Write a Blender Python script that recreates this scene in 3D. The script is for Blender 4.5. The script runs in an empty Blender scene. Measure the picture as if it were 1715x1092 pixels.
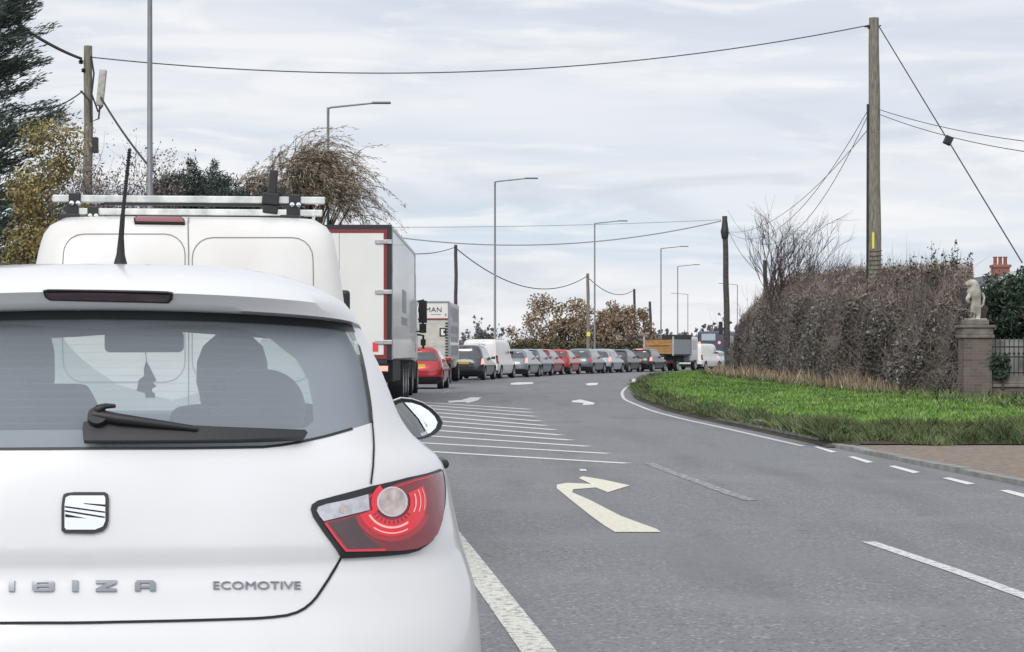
import bpy, bmesh, math, random
import numpy as np
from mathutils import Vector, Matrix, geometry
R = math.radians
PI = math.pi
random.seed(7)
rng = np.random.default_rng(11)
S = bpy.context.scene
C = S.collection

# ------------------------------------------------------------------ camera
FP, EYE, HY, CX = 3500.0, 1.25, 592.0, 857.5     # focal length in photo pixels, eye height, horizon row, centre column
cam_d = bpy.data.cameras.new('camera'); cam = bpy.data.objects.new('camera', cam_d); C.objects.link(cam)
cam.location = (0, 0, EYE); cam.rotation_euler = (R(90), 0, 0)
cam_d.sensor_width = 36; cam_d.lens = FP/1715*36; cam_d.shift_y = (HY-546)/1715
cam_d.clip_end = 5000; cam_d.clip_start = 0.05
S.camera = cam
S.render.resolution_x, S.render.resolution_y = 1024, 652
S.render.engine = 'CYCLES'
S.view_settings.view_transform = 'Standard'; S.view_settings.look = 'None'
S.view_settings.gamma = 1; S.view_settings.exposure = 0.2

# ------------------------------------------------------------------ sky and sun
SUN_EL, SUN_AZ = 36, 200            # behind the camera, a little to its left (azimuth clockwise from +Y)
sd = Vector((math.sin(R(SUN_AZ))*math.cos(R(SUN_EL)), math.cos(R(SUN_AZ))*math.cos(R(SUN_EL)), math.sin(R(SUN_EL))))
world = bpy.data.worlds.new('World'); S.world = world; world.use_nodes = True
nt = world.node_tree; nt.nodes.clear()
def N(t, tree=nt, **k):
    n = tree.nodes.new(t)
    for a, b in k.items(): setattr(n, a, b)
    return n
out = N('ShaderNodeOutputWorld'); bg = N('ShaderNodeBackground'); bg.inputs[1].default_value = 0.1
sky = N('ShaderNodeTexSky', sky_type='NISHITA', sun_disc=False); sky.sun_elevation = R(SUN_EL); sky.sun_rotation = R(SUN_AZ)
tc = N('ShaderNodeTexCoord'); sep = N('ShaderNodeSeparateXYZ'); nt.links.new(tc.outputs['Generated'], sep.inputs[0])
ramp = N('ShaderNodeValToRGB'); nt.links.new(sep.outputs['Z'], ramp.inputs[0])
stops = [(0.0,(.80,.81,.84)),(.022,(.79,.81,.85)),(.045,(.67,.745,.835)),(.062,(.62,.715,.82)),(.085,(.70,.75,.83)),(.12,(.70,.745,.825)),(.17,(.64,.69,.78)),(1,(.70,.74,.81))]
el = ramp.color_ramp.elements
for i, (p, c) in enumerate(stops):
    e = el[i] if i < 2 else el.new(p)
    e.position = p; e.color = (*c, 1)
def cloud(sx, sz, scale, lo, hi, off=(0,0,0), detail=5, dist=.6):
    mp = N('ShaderNodeMapping'); mp.inputs['Scale'].default_value = (sx, sx, sz); mp.inputs['Location'].default_value = off
    mp.inputs['Rotation'].default_value = (R(1.2), R(1.5), 0)
    nt.links.new(tc.outputs['Generated'], mp.inputs[0])
    no = N('ShaderNodeTexNoise'); no.inputs['Scale'].default_value = scale; no.inputs['Detail'].default_value = detail
    no.inputs['Roughness'].default_value = .52; no.inputs['Distortion'].default_value = dist
    nt.links.new(mp.outputs[0], no.inputs['Vector'])
    mr = N('ShaderNodeMapRange', interpolation_type='SMOOTHSTEP'); mr.inputs[1].default_value = lo; mr.inputs[2].default_value = hi
    nt.links.new(no.outputs['Fac'], mr.inputs[0])
    return mr.outputs[0]
def mixc(a, b, f, blend='MIX', tree=nt):
    m = N('ShaderNodeMix', tree, data_type='RGBA', blend_type=blend)
    for sock, v in ((m.inputs[0], f), (m.inputs[6], a), (m.inputs[7], b)):
        if hasattr(v, 'links') or isinstance(v, bpy.types.NodeSocket): tree.links.new(v, sock)
        elif isinstance(v, tuple): sock.default_value = (*v, 1) if len(v) == 3 else v
        else: sock.default_value = v
    return m.outputs[2]
c1 = cloud(2.2, 20, 2.6, .44, .66)
c2 = cloud(4.0, 40, 2.0, .45, .72, (3, 1, 7))
c3 = cloud(1.0, 9, 3.0, .40, .62, (5, 2, 1), 3, .2)
col = mixc(ramp.outputs[0], (.85,.86,.885), c1)
m2 = N('ShaderNodeMath', operation='MULTIPLY'); m2.inputs[1].default_value = .55; nt.links.new(c2, m2.inputs[0])
col = mixc(col, (.61,.67,.76), m2.outputs[0])
m3 = N('ShaderNodeMath', operation='MULTIPLY'); m3.inputs[1].default_value = .5; nt.links.new(c3, m3.inputs[0])
col = mixc(col, (.90,.89,.905), m3.outputs[0])
c4 = cloud(5, 26, 2.6, .50, .70, (2, 8, 3), 7, 1.0); m4 = N('ShaderNodeMath', operation='MULTIPLY'); m4.inputs[1].default_value = .6; nt.links.new(c4, m4.inputs[0])
col = mixc(col, (.93,.92,.925), m4.outputs[0])
c5 = cloud(3, 15, 2.4, .50, .72, (9, 4, 2), 6, .8); m5 = N('ShaderNodeMath', operation='MULTIPLY'); m5.inputs[1].default_value = .65; nt.links.new(c5, m5.inputs[0])
col = mixc(col, (.57,.62,.705), m5.outputs[0])
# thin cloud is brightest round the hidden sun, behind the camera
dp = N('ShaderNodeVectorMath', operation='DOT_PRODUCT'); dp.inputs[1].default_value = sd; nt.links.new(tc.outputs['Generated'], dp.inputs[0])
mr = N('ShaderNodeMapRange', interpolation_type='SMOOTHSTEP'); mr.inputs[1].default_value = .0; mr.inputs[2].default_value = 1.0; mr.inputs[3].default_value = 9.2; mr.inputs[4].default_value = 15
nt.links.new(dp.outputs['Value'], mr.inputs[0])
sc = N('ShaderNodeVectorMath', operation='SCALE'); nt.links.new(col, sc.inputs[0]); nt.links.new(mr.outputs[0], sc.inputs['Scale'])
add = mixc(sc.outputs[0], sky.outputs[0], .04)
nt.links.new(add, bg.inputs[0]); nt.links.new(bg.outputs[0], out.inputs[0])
sun_d = bpy.data.lights.new('sun', 'SUN'); sun_d.energy = 1.1; sun_d.angle = R(24); sun_d.color = (1, .965, .92)
sun = bpy.data.objects.new('sun', sun_d); C.objects.link(sun); sun.rotation_euler = (-sd).to_track_quat('-Z', 'Y').to_euler()

# ------------------------------------------------------------------ materials
MATS = {}
def mat(name, col, rough=.6, metal=0, coat=0, var=.0, vs=8, bump=0, bs=40, emit=None, es=1, spec=.5, col2=None, island=None, trans=0, vstretch=None):
    if name in MATS: return MATS[name]
    m = bpy.data.materials.new(name); m.use_nodes = True; t = m.node_tree; b = t.nodes['Principled BSDF']
    b.inputs['Base Color'].default_value = (*col, 1); b.inputs['Roughness'].default_value = rough
    b.inputs['Metallic'].default_value = metal; b.inputs['Coat Weight'].default_value = coat; b.inputs['Coat Roughness'].default_value = .06
    b.inputs['Specular IOR Level'].default_value = spec
    if island is not None:
        g = N('ShaderNodeNewGeometry', t); rr = N('ShaderNodeValToRGB', t); rr.color_ramp.interpolation = 'LINEAR'
        t.links.new(g.outputs['Random Per Island'], rr.inputs[0])
        e = rr.color_ramp.elements
        for i, c in enumerate(island):
            q = e[i] if i < 2 else e.new(.5)
        for i, c in enumerate(island):
            e[i].position = i/(len(island)-1); e[i].color = (*c, 1)
        src = rr.outputs[0]
        if var:
            co = N('ShaderNodeTexCoord', t); no = N('ShaderNodeTexNoise', t); no.inputs['Scale'].default_value = vs; no.inputs['Detail'].default_value = 3
            t.links.new(co.outputs['Object'], no.inputs['Vector'])
            mm = N('ShaderNodeMapRange', t); mm.inputs[1].default_value = .35; mm.inputs[2].default_value = .65; mm.inputs[3].default_value = 1-var; mm.inputs[4].default_value = 1+var
            t.links.new(no.outputs['Fac'], mm.inputs[0])
            s2 = N('ShaderNodeVectorMath', t, operation='SCALE'); t.links.new(src, s2.inputs[0]); t.links.new(mm.outputs[0], s2.inputs['Scale']); src = s2.outputs[0]
        t.links.new(src, b.inputs['Base Color'])
    elif var or col2:
        co = N('ShaderNodeTexCoord', t); no = N('ShaderNodeTexNoise', t); no.inputs['Scale'].default_value = vs; no.inputs['Detail'].default_value = 6
        v = co.outputs['Object']
        if vstretch:
            mp = N('ShaderNodeMapping', t); mp.inputs['Scale'].default_value = vstretch; t.links.new(v, mp.inputs[0]); v = mp.outputs[0]
        t.links.new(v, no.inputs['Vector'])
        mm = N('ShaderNodeMapRange', t); mm.inputs[1].default_value = .35; mm.inputs[2].default_value = .65
        t.links.new(no.outputs['Fac'], mm.inputs[0])
        c2_ = col2 if col2 else tuple(max(0, x*(1-var)) for x in col)
        c1_ = col if col2 else tuple(min(1, x*(1+var)) for x in col)
        t.links.new(mixc(c2_, c1_, mm.outputs[0], tree=t), b.inputs['Base Color'])
    if bump:
        co = N('ShaderNodeTexCoord', t); no = N('ShaderNodeTexNoise', t); no.inputs['Scale'].default_value = bs; no.inputs['Detail'].default_value = 5
        t.links.new(co.outputs['Object'], no.inputs['Vector']); bp = N('ShaderNodeBump', t); bp.inputs['Strength'].default_value = bump; bp.inputs['Distance'].default_value = .02
        t.links.new(no.outputs['Fac'], bp.inputs['Height']); t.links.new(bp.outputs[0], b.inputs['Normal'])
    if emit: b.inputs['Emission Color'].default_value = (*emit, 1); b.inputs['Emission Strength'].default_value = es
    MATS[name] = m; return m
def glass_mat(name, tint, veil, fac, gl=.12):
    m = bpy.data.materials.new(name); m.use_nodes = True; t = m.node_tree; t.nodes.clear()
    o = N('ShaderNodeOutputMaterial', t); tr = N('ShaderNodeBsdfTransparent', t); tr.inputs[0].default_value = (*tint, 1)
    di = N('ShaderNodeBsdfDiffuse', t); di.inputs[0].default_value = (*veil, 1); go = N('ShaderNodeBsdfGlossy', t); go.inputs['Roughness'].default_value = .03
    a = N('ShaderNodeMixShader', t); a.inputs[0].default_value = fac; t.links.new(tr.outputs[0], a.inputs[1]); t.links.new(di.outputs[0], a.inputs[2])
    fr = N('ShaderNodeFresnel', t); fr.inputs[0].default_value = 1.45; b = N('ShaderNodeMixShader', t)
    mu = N('ShaderNodeMath', t, operation='MULTIPLY'); mu.inputs[1].default_value = gl*8; t.links.new(fr.outputs[0], mu.inputs[0])
    t.links.new(mu.outputs[0], b.inputs[0]); t.links.new(a.outputs[0], b.inputs[1]); t.links.new(go.outputs[0], b.inputs[2]); t.links.new(b.outputs[0], o.inputs[0])
    MATS[name] = m; return m

# ------------------------------------------------------------------ helpers
def tag(o, label=None, cat=None, group=None, kind=None):
    if label: o['label'] = label
    if cat: o['category'] = cat
    if group: o['group'] = group
    if kind: o['kind'] = kind
    return o
def thing(name, label, cat, loc=(0,0,0), head=0, group=None):
    o = bpy.data.objects.new(name, None); C.objects.link(o); o.empty_display_size = .2
    o.location = loc; o.rotation_euler = (0, 0, -head); return tag(o, label, cat, group)
def link(name, me, m=None, parent=None, smooth=None):
    if m is not None and not me.materials:
        me.materials.append(MATS[m] if isinstance(m, str) else m)
    o = bpy.data.objects.new(name, me); C.objects.link(o)
    if parent is not None: o.parent = parent
    if smooth is not None:
        me.shade_smooth()
        me.set_sharp_from_angle(angle=R(smooth))
    return o
def dup(o, parent=None):
    c = o.copy(); C.objects.link(c)
    if parent is not None: c.parent = parent
    for ch in [x for x in S.objects if x.parent == o]: dup(ch, c)
    return c
class MB:
    def __init__(s): s.v = []; s.f = []
    def add(s, vs, fs):
        n = len(s.v); s.v += [tuple(p) for p in vs]; s.f += [tuple(i+n for i in f) for f in fs]; return s
    def box(s, x0, x1, y0, y1, z0, z1, M=None):
        vs = [(x, y, z) for z in (z0, z1) for y in (y0, y1) for x in (x0, x1)]
        if M is not None: vs = [M @ Vector(p) for p in vs]
        return s.add(vs, [(0,2,3,1),(4,5,7,6),(0,1,5,4),(2,6,7,3),(0,4,6,2),(1,3,7,5)])
    def tube(s, pts, rad, n=8, cap=True):
        pts = [Vector(p) for p in pts]; rad = rad if hasattr(rad, '__len__') else [rad]*len(pts)
        vs = []; fs = []; prev = None
        for i, p in enumerate(pts):
            t = (pts[min(i+1, len(pts)-1)]-pts[max(i-1, 0)]).normalized()
            if prev is None: a = t.orthogonal().normalized()
            else:
                a = prev - t*prev.dot(t); a = a.normalized() if a.length > 1e-6 else t.orthogonal().normalized()
            prev = a; b = t.cross(a)
            vs += [p+(a*math.cos(2*PI*k/n)+b*math.sin(2*PI*k/n))*rad[i] for k in range(n)]
        for i in range(len(pts)-1):
            for k in range(n):
                k2 = (k+1) % n; fs.append((i*n+k, i*n+k2, (i+1)*n+k2, (i+1)*n+k))
        if cap: fs.append(tuple(range(n-1, -1, -1))); fs.append(tuple((len(pts)-1)*n+k for k in range(n)))
        return s.add(vs, fs)
    def lathe(s, prof, c=(0,0,0), axis='Z', n=24, closed=False):
        vs = []; fs = []
        for (r, h) in prof:
            for k in range(n):
                a = 2*PI*k/n; x, y = r*math.cos(a), r*math.sin(a)
                p = (x, y, h) if axis == 'Z' else ((h, x, y) if axis == 'X' else (y, h, x))
                vs.append((p[0]+c[0], p[1]+c[1], p[2]+c[2]))
        m = len(prof)
        for i in range(m if closed else m-1):
            j = (i+1) % m
            for k in range(n):
                k2 = (k+1) % n; fs.append((i*n+k, i*n+k2, j*n+k2, j*n+k))
        return s.add(vs, fs)
    def prism(s, poly, lo, hi, f):      # poly 2D list, f(p, q, h) -> 3D, h = lo or hi
        n = len(poly); tr = geometry.tessellate_polygon([[Vector((p[0], p[1], 0)) for p in poly]])
        vs = [f(p[0], p[1], lo) for p in poly]+[f(p[0], p[1], hi) for p in poly]
        fs = [tuple(t) for t in tr]+[tuple(i+n for i in reversed(t)) for t in tr]
        fs += [(i, (i+1) % n, (i+1) % n+n, i+n) for i in range(n)]
        return s.add(vs, fs)
    def mesh(s, name):
        me = bpy.data.meshes.new(name); me.from_pydata(s.v, [], s.f)
        bm = bmesh.new(); bm.from_mesh(me); bmesh.ops.recalc_face_normals(bm, faces=bm.faces); bm.to_mesh(me); bm.free()
        return me
    def build(s, name, m, parent=None, smooth=None, bevel=0, seg=2):
        o = link(name, s.mesh(name), m, parent, smooth)
        if bevel:
            b = o.modifiers.new('bevel', 'BEVEL'); b.width = bevel; b.segments = seg; b.limit_method = 'ANGLE'; b.angle_limit = R(40)
        return o
def G(px, py, z=0.0):
    d = FP*(EYE-z)/(py-HY); return Vector(((px-CX)*d/FP, d, z))
def P(px, py, d): return Vector(((px-CX)*d/FP, d, EYE+(HY-py)*d/FP))
def pip(pts, poly):
    pts = np.asarray(pts, float); poly = np.asarray(poly, float); x, y = pts[:, 0], pts[:, 1]
    ins = np.zeros(len(pts), bool); n = len(poly)
    for i in range(n):
        x1, y1 = poly[i]; x2, y2 = poly[(i+1) % n]
        if y1 == y2: continue
        c = ((y1 > y) != (y2 > y)) & (x < (x2-x1)*(y-y1)/(y2-y1)+x1); ins ^= c
    return ins
def densify(poly, step, sc=(1, 1), closed=True):
    o = []; n = len(poly)
    for i in range(n if closed else n-1):
        a = poly[i]; b = poly[(i+1) % n]
        L = math.hypot((b[0]-a[0])/sc[0], (b[1]-a[1])/sc[1]); k = max(1, int(math.ceil(L/step)))
        for j in range(k): o.append((a[0]+(b[0]-a[0])*j/k, a[1]+(b[1]-a[1])*j/k))
    if not closed: o.append(poly[-1])
    return o
def cdt(poly, holes, sc, grid=None, step=1.0):
    """triangulate poly minus holes; sc scales both axes to unit cells; grid = (list, list) of interior lines"""
    outer = densify(poly, step, sc); hs = [densify(h, step, sc) for h in holes]
    pts = []; edges = []
    for lp in [outer]+hs:
        b = len(pts); pts += lp; edges += [(b+i, b+(i+1) % len(lp)) for i in range(len(lp))]
    if grid is None:
        xs = [p[0] for p in outer]; ys = [p[1] for p in outer]
        grid = (np.arange(min(xs), max(xs)+sc[0], sc[0]), np.arange(min(ys), max(ys)+sc[1], sc[1]))
    g = np.array([(x, y) for x in grid[0] for y in grid[1]])
    if len(g):
        k = pip(g, outer)
        for h in hs: k &= ~pip(g, h)
        g = g[k]
        if len(g):
            bp = np.array(pts)/sc; gq = g/np.array(sc); keep = np.ones(len(g), bool)
            for i in range(0, len(g), 2000):
                dd = ((gq[i:i+2000, None, :]-bp[None])**2).sum(-1).min(1); keep[i:i+2000] = dd > .09
            pts += [tuple(p) for p in g[keep]]
    v2 = [Vector((p[0]/sc[0], p[1]/sc[1])) for p in pts]
    r = geometry.delaunay_2d_cdt(v2, edges, [], 0, 1e-5)
    V = np.array([(v.x*sc[0], v.y*sc[1]) for v in r[0]]); F = np.array([f for f in r[2] if len(f) == 3])
    c = V[F].mean(1); k = pip(c, outer)
    for h in hs: k &= ~pip(c, h)
    return V, F[k]
def pchip(pts):
    x = np.array([p[0] for p in pts], float); y = np.array([p[1] for p in pts], float)
    h = np.diff(x); d = np.diff(y)/h; m = np.zeros(len(x)); m[0], m[-1] = d[0], d[-1]
    for i in range(1, len(x)-1):
        m[i] = 0 if d[i-1]*d[i] <= 0 else (h[i-1]+h[i])*3/((2*h[i]+h[i-1])/d[i-1]+(h[i]+2*h[i-1])/d[i])
    def f(q):
        q = np.clip(np.asarray(q, float), x[0], x[-1]); i = np.clip(np.searchsorted(x, q)-1, 0, len(h)-1)
        t = (q-x[i])/h[i]
        return (2*t**3-3*t*t+1)*y[i]+(t**3-2*t*t+t)*h[i]*m[i]+(-2*t**3+3*t*t)*y[i+1]+(t**3-t*t)*h[i]*m[i+1]
    return f
def arc_table(n, w, D):
    ph = np.linspace(0, PI/2, 600); u = np.sin(ph)**(2/n); v = 1-np.cos(ph)**(2/n)
    s = np.concatenate([[0], np.cumsum(np.hypot(np.diff(u)*w, np.diff(v)*D))]); s /= s[-1]
    return s, u, v
def smooth01(x): x = np.clip(x, 0, 1); return x*x*(3-2*x)
class Shell:
    """car body as stacked plan rings: a 0..1 rear centre to rear corner, 1..2 the flank, 2..3 front corner to front centre"""
    def __init__(s, vr, vf, w, z0, zt, crown, nr=3.0, Dr=.5, nf=2.6, Df=.6, droop=None, pose=(0,0,0), cp=3.0, flank=None):
        s.vr, s.vf, s.w = pchip(vr), pchip(vf), pchip(w); s.z0, s.zt, s.crown, s.cp = z0, zt, crown, cp
        w0 = float(max(p[1] for p in w)); s.tr = arc_table(nr, w0, Dr); s.tf = arc_table(nf, w0, Df); s.Dr, s.Df = Dr, Df
        s.droop = droop; s.pose = pose; s.flank = flank
    def pos(s, a, z, off=0):
        a = np.asarray(a, float); z = np.asarray(z, float); a, z = np.broadcast_arrays(a, z)
        if np.isscalar(off) and off == 0: return s._pos(a, z)
        e = 1e-3
        p = s._pos(a, z); da = s._pos(a+e, z)-s._pos(a-e, z); dz = s._pos(a, z+e)-s._pos(a, z-e)
        n = np.cross(da, dz); n /= np.linalg.norm(n, axis=-1, keepdims=True)+1e-12
        return p+n*(off if np.isscalar(off) else np.asarray(off)[..., None])
    def _pos(s, a, z):
        sg = np.where(a < 0, -1., 1.); aa = np.abs(a); over = np.where(aa > 3, -1., 1.); aa = np.where(aa > 3, 6-aa, aa)
        zz = z
        if s.droop: z = z-s.droop(aa, z)
        w = s.w(z); vr = s.vr(zz); vf = s.vf(zz)
        ar = np.clip(aa, 0, 1); af = np.clip(3-aa, 0, 1); am = np.clip(aa-1, 0, 1)
        ur = np.interp(ar, s.tr[0], s.tr[1]); v_r = np.interp(ar, s.tr[0], s.tr[2]); uf = np.interp(af, s.tf[0], s.tf[1]); v_f = np.interp(af, s.tf[0], s.tf[2])
        u = w*np.where(aa <= 1, ur, np.where(aa >= 2, uf, 1.))
        b, f = vr+s.Dr, vf-s.Df
        v = np.where(aa <= 1, vr+s.Dr*v_r, np.where(aa >= 2, vf-s.Df*v_f, b+(f-b)*am))
        if s.flank is not None: u = u*s.flank(v)
        return np.stack([u*sg*over, v, z], -1)
    def a_of(s, v, z):
        b, f = float(s.vr(z))+s.Dr, float(s.vf(z))-s.Df
        if v < b:
            t = 1-max(0, (b-v)/s.Dr); return float(np.interp(t, s.tr[2], s.tr[0]))
        if v > f:
            t = 1-max(0, (v-f)/s.Df); return 3-float(np.interp(t, s.tf[2], s.tf[0]))
        return 1+(v-b)/(f-b)
    def world(s, p):
        X, Y, th = s.pose; c, sn = math.cos(th), math.sin(th)
        return np.stack([X+p[..., 0]*c-p[..., 1]*sn, Y+p[..., 0]*sn+p[..., 1]*c, p[..., 2]], -1)   # th > 0 turns left
    def px(s, a, z):
        w = s.world(s._pos(np.asarray(a, float), np.asarray(z, float))); k = FP/w[..., 1]
        return CX+w[..., 0]*k, HY-(w[..., 2]-EYE)*k
    def inv(s, px, py, zr=None):
        """ring coordinates of the rear-surface point seen at photo pixel (px, py)"""
        if not hasattr(s, 'G'):
            A, Z = np.meshgrid(np.linspace(-1, 1, 201), np.linspace(s.z0, s.zt, 201)); s.G = (A, Z, *s.px(A, Z))
        A, Z, X, Y = s.G; d = (X-px)**2+(Y-py)**2
        if zr: d = np.where((Z < zr[0]) | (Z > zr[1]), 1e12, d)
        i = np.unravel_index(d.argmin(), d.shape); a, z = A[i], Z[i]
        for _ in range(6):
            x, y = s.px(a, z); e = 1e-4; xa, ya = s.px(a+e, z); xz, yz = s.px(a, z+e)
            J = np.array([[(xa-x)/e, (xz-x)/e], [(ya-y)/e, (yz-y)/e]])
            try: q = np.linalg.solve(J, [px-x, py-y])
            except Exception: break
            q = np.clip(q, -.03, .03); a = float(np.clip(a+q[0], -1, 1)); z = float(np.clip(z+q[1], s.z0, s.zt))
        return (a, z)
    def invs(s, pts, zr=None): return [s.inv(x, y, zr) for x, y in pts]
    def surf(s, poly, holes=(), sc=(.05, .03), grid=None, off=0, mirror=True, thick=0, step=1.0):
        V, F = cdt(poly, holes, sc, grid, step)
        p = s.pos(V[:, 0], V[:, 1], off); n = len(p); vs = [tuple(q) for q in p]; fs = [tuple(f) for f in F]
        if thick:
            p2 = s.pos(V[:, 0], V[:, 1], off-thick); cnt = {}
            for f in F:
                for i in range(3):
                    e = (f[i], f[(i+1) % 3]); cnt[e] = cnt.get(e, 0)+1
            vs += [tuple(q) for q in p2]
            fs += [(e[1], e[0], e[0]+n, e[1]+n) for e in cnt if (e[1], e[0]) not in cnt]
        if mirror:
            m = len(vs); vs += [(-q[0], q[1], q[2]) for q in vs]; fs += [tuple(i+m for i in reversed(f)) for f in list(fs)]
        return vs, fs
    def cap(s, al, zt=None, ns=9, off=0):
        zt = s.zt if zt is None else zt
        ring = s.pos(np.array(al), np.full(len(al), zt), off); v0, v1 = ring[0][1], ring[-1][1]; vm = (v0+v1)/2
        vs = []; fs = []; n = len(al)
        for j in range(ns+1):
            k = 1-j/ns; cz = s.crown+off
            for q in ring:
                t = np.array([0, vm+(q[1]-vm)*.55, 0]); x = t[0]+(q[0]-t[0])*k; y = t[1]+(q[1]-t[1])*k
                vs.append((x, y, q[2]+(cz-q[2])*(1-k**s.cp)))
        for j in range(ns):
            for i in range(n-1): fs.append((j*n+i, j*n+i+1, (j+1)*n+i+1, (j+1)*n+i))
        m = len(vs); vs += [(-x, y, z) for x, y, z in vs]; fs += [tuple(i+m for i in reversed(f)) for f in list(fs)]
        return vs, fs
def mk(name, parts, m, parent=None, smooth=40, weld=.0004):
    vs = []; fs = []
    for a, b in parts: n = len(vs); vs += a; fs += [tuple(i+n for i in f) for f in b]
    me = bpy.data.meshes.new(name); me.from_pydata(vs, [], fs)
    bm = bmesh.new(); bm.from_mesh(me); bmesh.ops.remove_doubles(bm, verts=bm.verts, dist=weld); bmesh.ops.recalc_face_normals(bm, faces=bm.faces) if False else None
    bm.to_mesh(me); bm.free()
    return link(name, me, m, parent, smooth)
def strip(pts, w, sh, off=.001, sc=(.05, .03)):
    """ribbon of half-width w (metres) along ring-coordinates pts, lying on the shell"""
    pts = densify(pts, .5, sc, False); p = sh.pos(np.array([q[0] for q in pts]), np.array([q[1] for q in pts]), off)
    nn = sh.pos(np.array([q[0] for q in pts]), np.array([q[1] for q in pts]), off+.01)-p
    vs = []; fs = []
    for i in range(len(p)):
        t = p[min(i+1, len(p)-1)]-p[max(i-1, 0)]; b = np.cross(t, nn[i]); b /= np.linalg.norm(b)+1e-9
        vs += [tuple(p[i]-b*w), tuple(p[i]+b*w)]
    for i in range(len(p)-1): fs.append((2*i, 2*i+1, 2*i+3, 2*i+2))
    return vs, fs
def mir(t): vs, fs = t; n = len(vs); return vs+[(-x, y, z) for x, y, z in vs], fs+[tuple(i+n for i in reversed(f)) for f in fs]
def text_mesh(txt, x0, x1, y0, y1, f, thick):
    """text stretched to the box x0..x1, y0..y1 (y0 = baseline); f(x, y, h) -> 3D"""
    cu = bpy.data.curves.new('t', 'FONT'); cu.body = txt; cu.fill_mode = 'FRONT'; cu.resolution_u = 3
    o = bpy.data.objects.new('t', cu); C.objects.link(o); dg = bpy.context.evaluated_depsgraph_get(); dg.update()
    me = bpy.data.meshes.new_from_object(o.evaluated_get(dg)); bpy.data.objects.remove(o)
    V = np.array([v.co[:2] for v in me.vertices]); mn, mx = V.min(0), V.max(0); V = (V-mn)/(mx-mn)
    F = [tuple(p.vertices) for p in me.polygons]; cnt = {}
    for q in F:
        for i in range(len(q)): cnt[(q[i], q[(i+1) % len(q)])] = 1
    n = len(V); top = [f(x0+(x1-x0)*v[0], y0+(y1-y0)*v[1], thick) for v in V]; bot = [f(x0+(x1-x0)*v[0], y0+(y1-y0)*v[1], 0) for v in V]
    fs = F+[(b, a, a+n, b+n) for a, b in cnt if (b, a) not in cnt]
    return [tuple(q) for q in top+bot], fs
def skin(name, verts, edges, rad, m, parent, root=0, sub=2):
    me = bpy.data.meshes.new(name); me.from_pydata(verts, edges, []); o = link(name, me, m, parent)
    md = o.modifiers.new('skin', 'SKIN'); md.use_smooth_shade = True
    for i, r in enumerate(rad): sv = me.skin_vertices[0].data[i]; sv.radius = (r, r) if not hasattr(r, '__len__') else r; sv.use_root = (i == root)
    sb = o.modifiers.new('sub', 'SUBSURF'); sb.levels = sub; sb.render_levels = sub
    return o
def quads(name, Pn, A, B, m, parent=None, tri=False):
    """n separate quads (or triangles) at Pn with half-axes A, B"""
    Pn = np.asarray(Pn, float); n = len(Pn)
    if tri: V = np.stack([Pn-B, Pn+B, Pn+A], 1).reshape(-1, 3); k = 3
    else: V = np.stack([Pn-A-B*.35, Pn-B*-1.0-A*.1, Pn+A, Pn-B-A*.0], 1).reshape(-1, 3); k = 4
    me = bpy.data.meshes.new(name); me.vertices.add(n*k); me.vertices.foreach_set('co', V.astype(np.float32).ravel())
    me.loops.add(n*k); me.loops.foreach_set('vertex_index', np.arange(n*k, dtype=np.int32)); me.polygons.add(n)
    me.polygons.foreach_set('loop_start', np.arange(0, n*k, k, dtype=np.int32)); me.update(); me.validate()
    return link(name, me, m, parent)
def rdir(n, up=0): d = rng.normal(size=(n, 3)); d[:, 2] += up; return d/np.linalg.norm(d, axis=1, keepdims=True)
def leaves(name, Pn, L, W, m, parent=None, D=None, up=0):
    n = len(Pn); D = rdir(n, up) if D is None else D; B = np.cross(D, rdir(n)); B /= np.linalg.norm(B, axis=1, keepdims=True)+1e-9
    k = rng.uniform(.6, 1.4, (n, 1)); return quads(name, Pn, D*L/2*k, B*W/2*k, m, parent)
# ------------------------------------------------------------------ palette
mat('white_paint', (.76,.76,.77), .28, coat=.6, vs=2.2, col2=(.70,.695,.69))
mat('van_white', (.78,.765,.74), .35, coat=.5, vs=2.5, col2=(.70,.68,.645))
mat('black_plastic', (.018,.018,.02), .45, bump=.1, bs=300)
mat('gap', (.012,.012,.014), .8)
mat('rubber', (.022,.022,.023), .85, var=.3, vs=30)
mat('grey_plastic', (.07,.072,.078), .6)
mat('liner', (.20,.21,.23), .85)
mat('seat_fabric', (.15,.155,.17), .95, bump=.2, bs=200)
mat('chrome', (.75,.76,.78), .12, metal=1)
mat('letter_chrome', (.22,.23,.25), .22, metal=1)
mat('alloy', (.42,.43,.45), .3, metal=.9)
mat('mirror', (.86,.9,.93), .01, metal=1)
mat('lamp_dark_red', (.20,.006,.016), .12, coat=1)
mat('lamp_maroon', (.055,.02,.024), .12, coat=1)
mat('lamp_red', (.62,.004,.018), .12, coat=1, emit=(1,.0,.03), es=.12)
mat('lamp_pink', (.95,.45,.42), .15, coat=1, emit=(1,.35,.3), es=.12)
mat('lamp_clear', (.50,.42,.40), .12, coat=1, var=.25, vs=40)
mat('lamp_silver', (.50,.50,.52), .2, metal=.5, coat=1, var=.15, vs=60)
mat('lamp_lit', (1,.25,.2), .2, emit=(1,.22,.16), es=1.6)
mat('lamp_white', (.6,.58,.58), .1, coat=1)
mat('lamp_orange', (.8,.25,.03), .2, coat=1)
mat('plate_yellow', (.75,.52,.06), .5)
mat('plate_white', (.78,.78,.72), .5)
mat('dark_glass', (.02,.026,.032), .05, coat=1, spec=.8)
mat('skin', (.55,.36,.28), .6); mat('hair_dark', (.08,.065,.06), .9, bump=.4, bs=120); mat('cloth_grey', (.09,.10,.13), .95); mat('cloth_navy', (.05,.06,.09), .95)
glass_mat('rear_glass', (.95,.99,.985), (.66,.73,.80), .27, .06)
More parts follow.
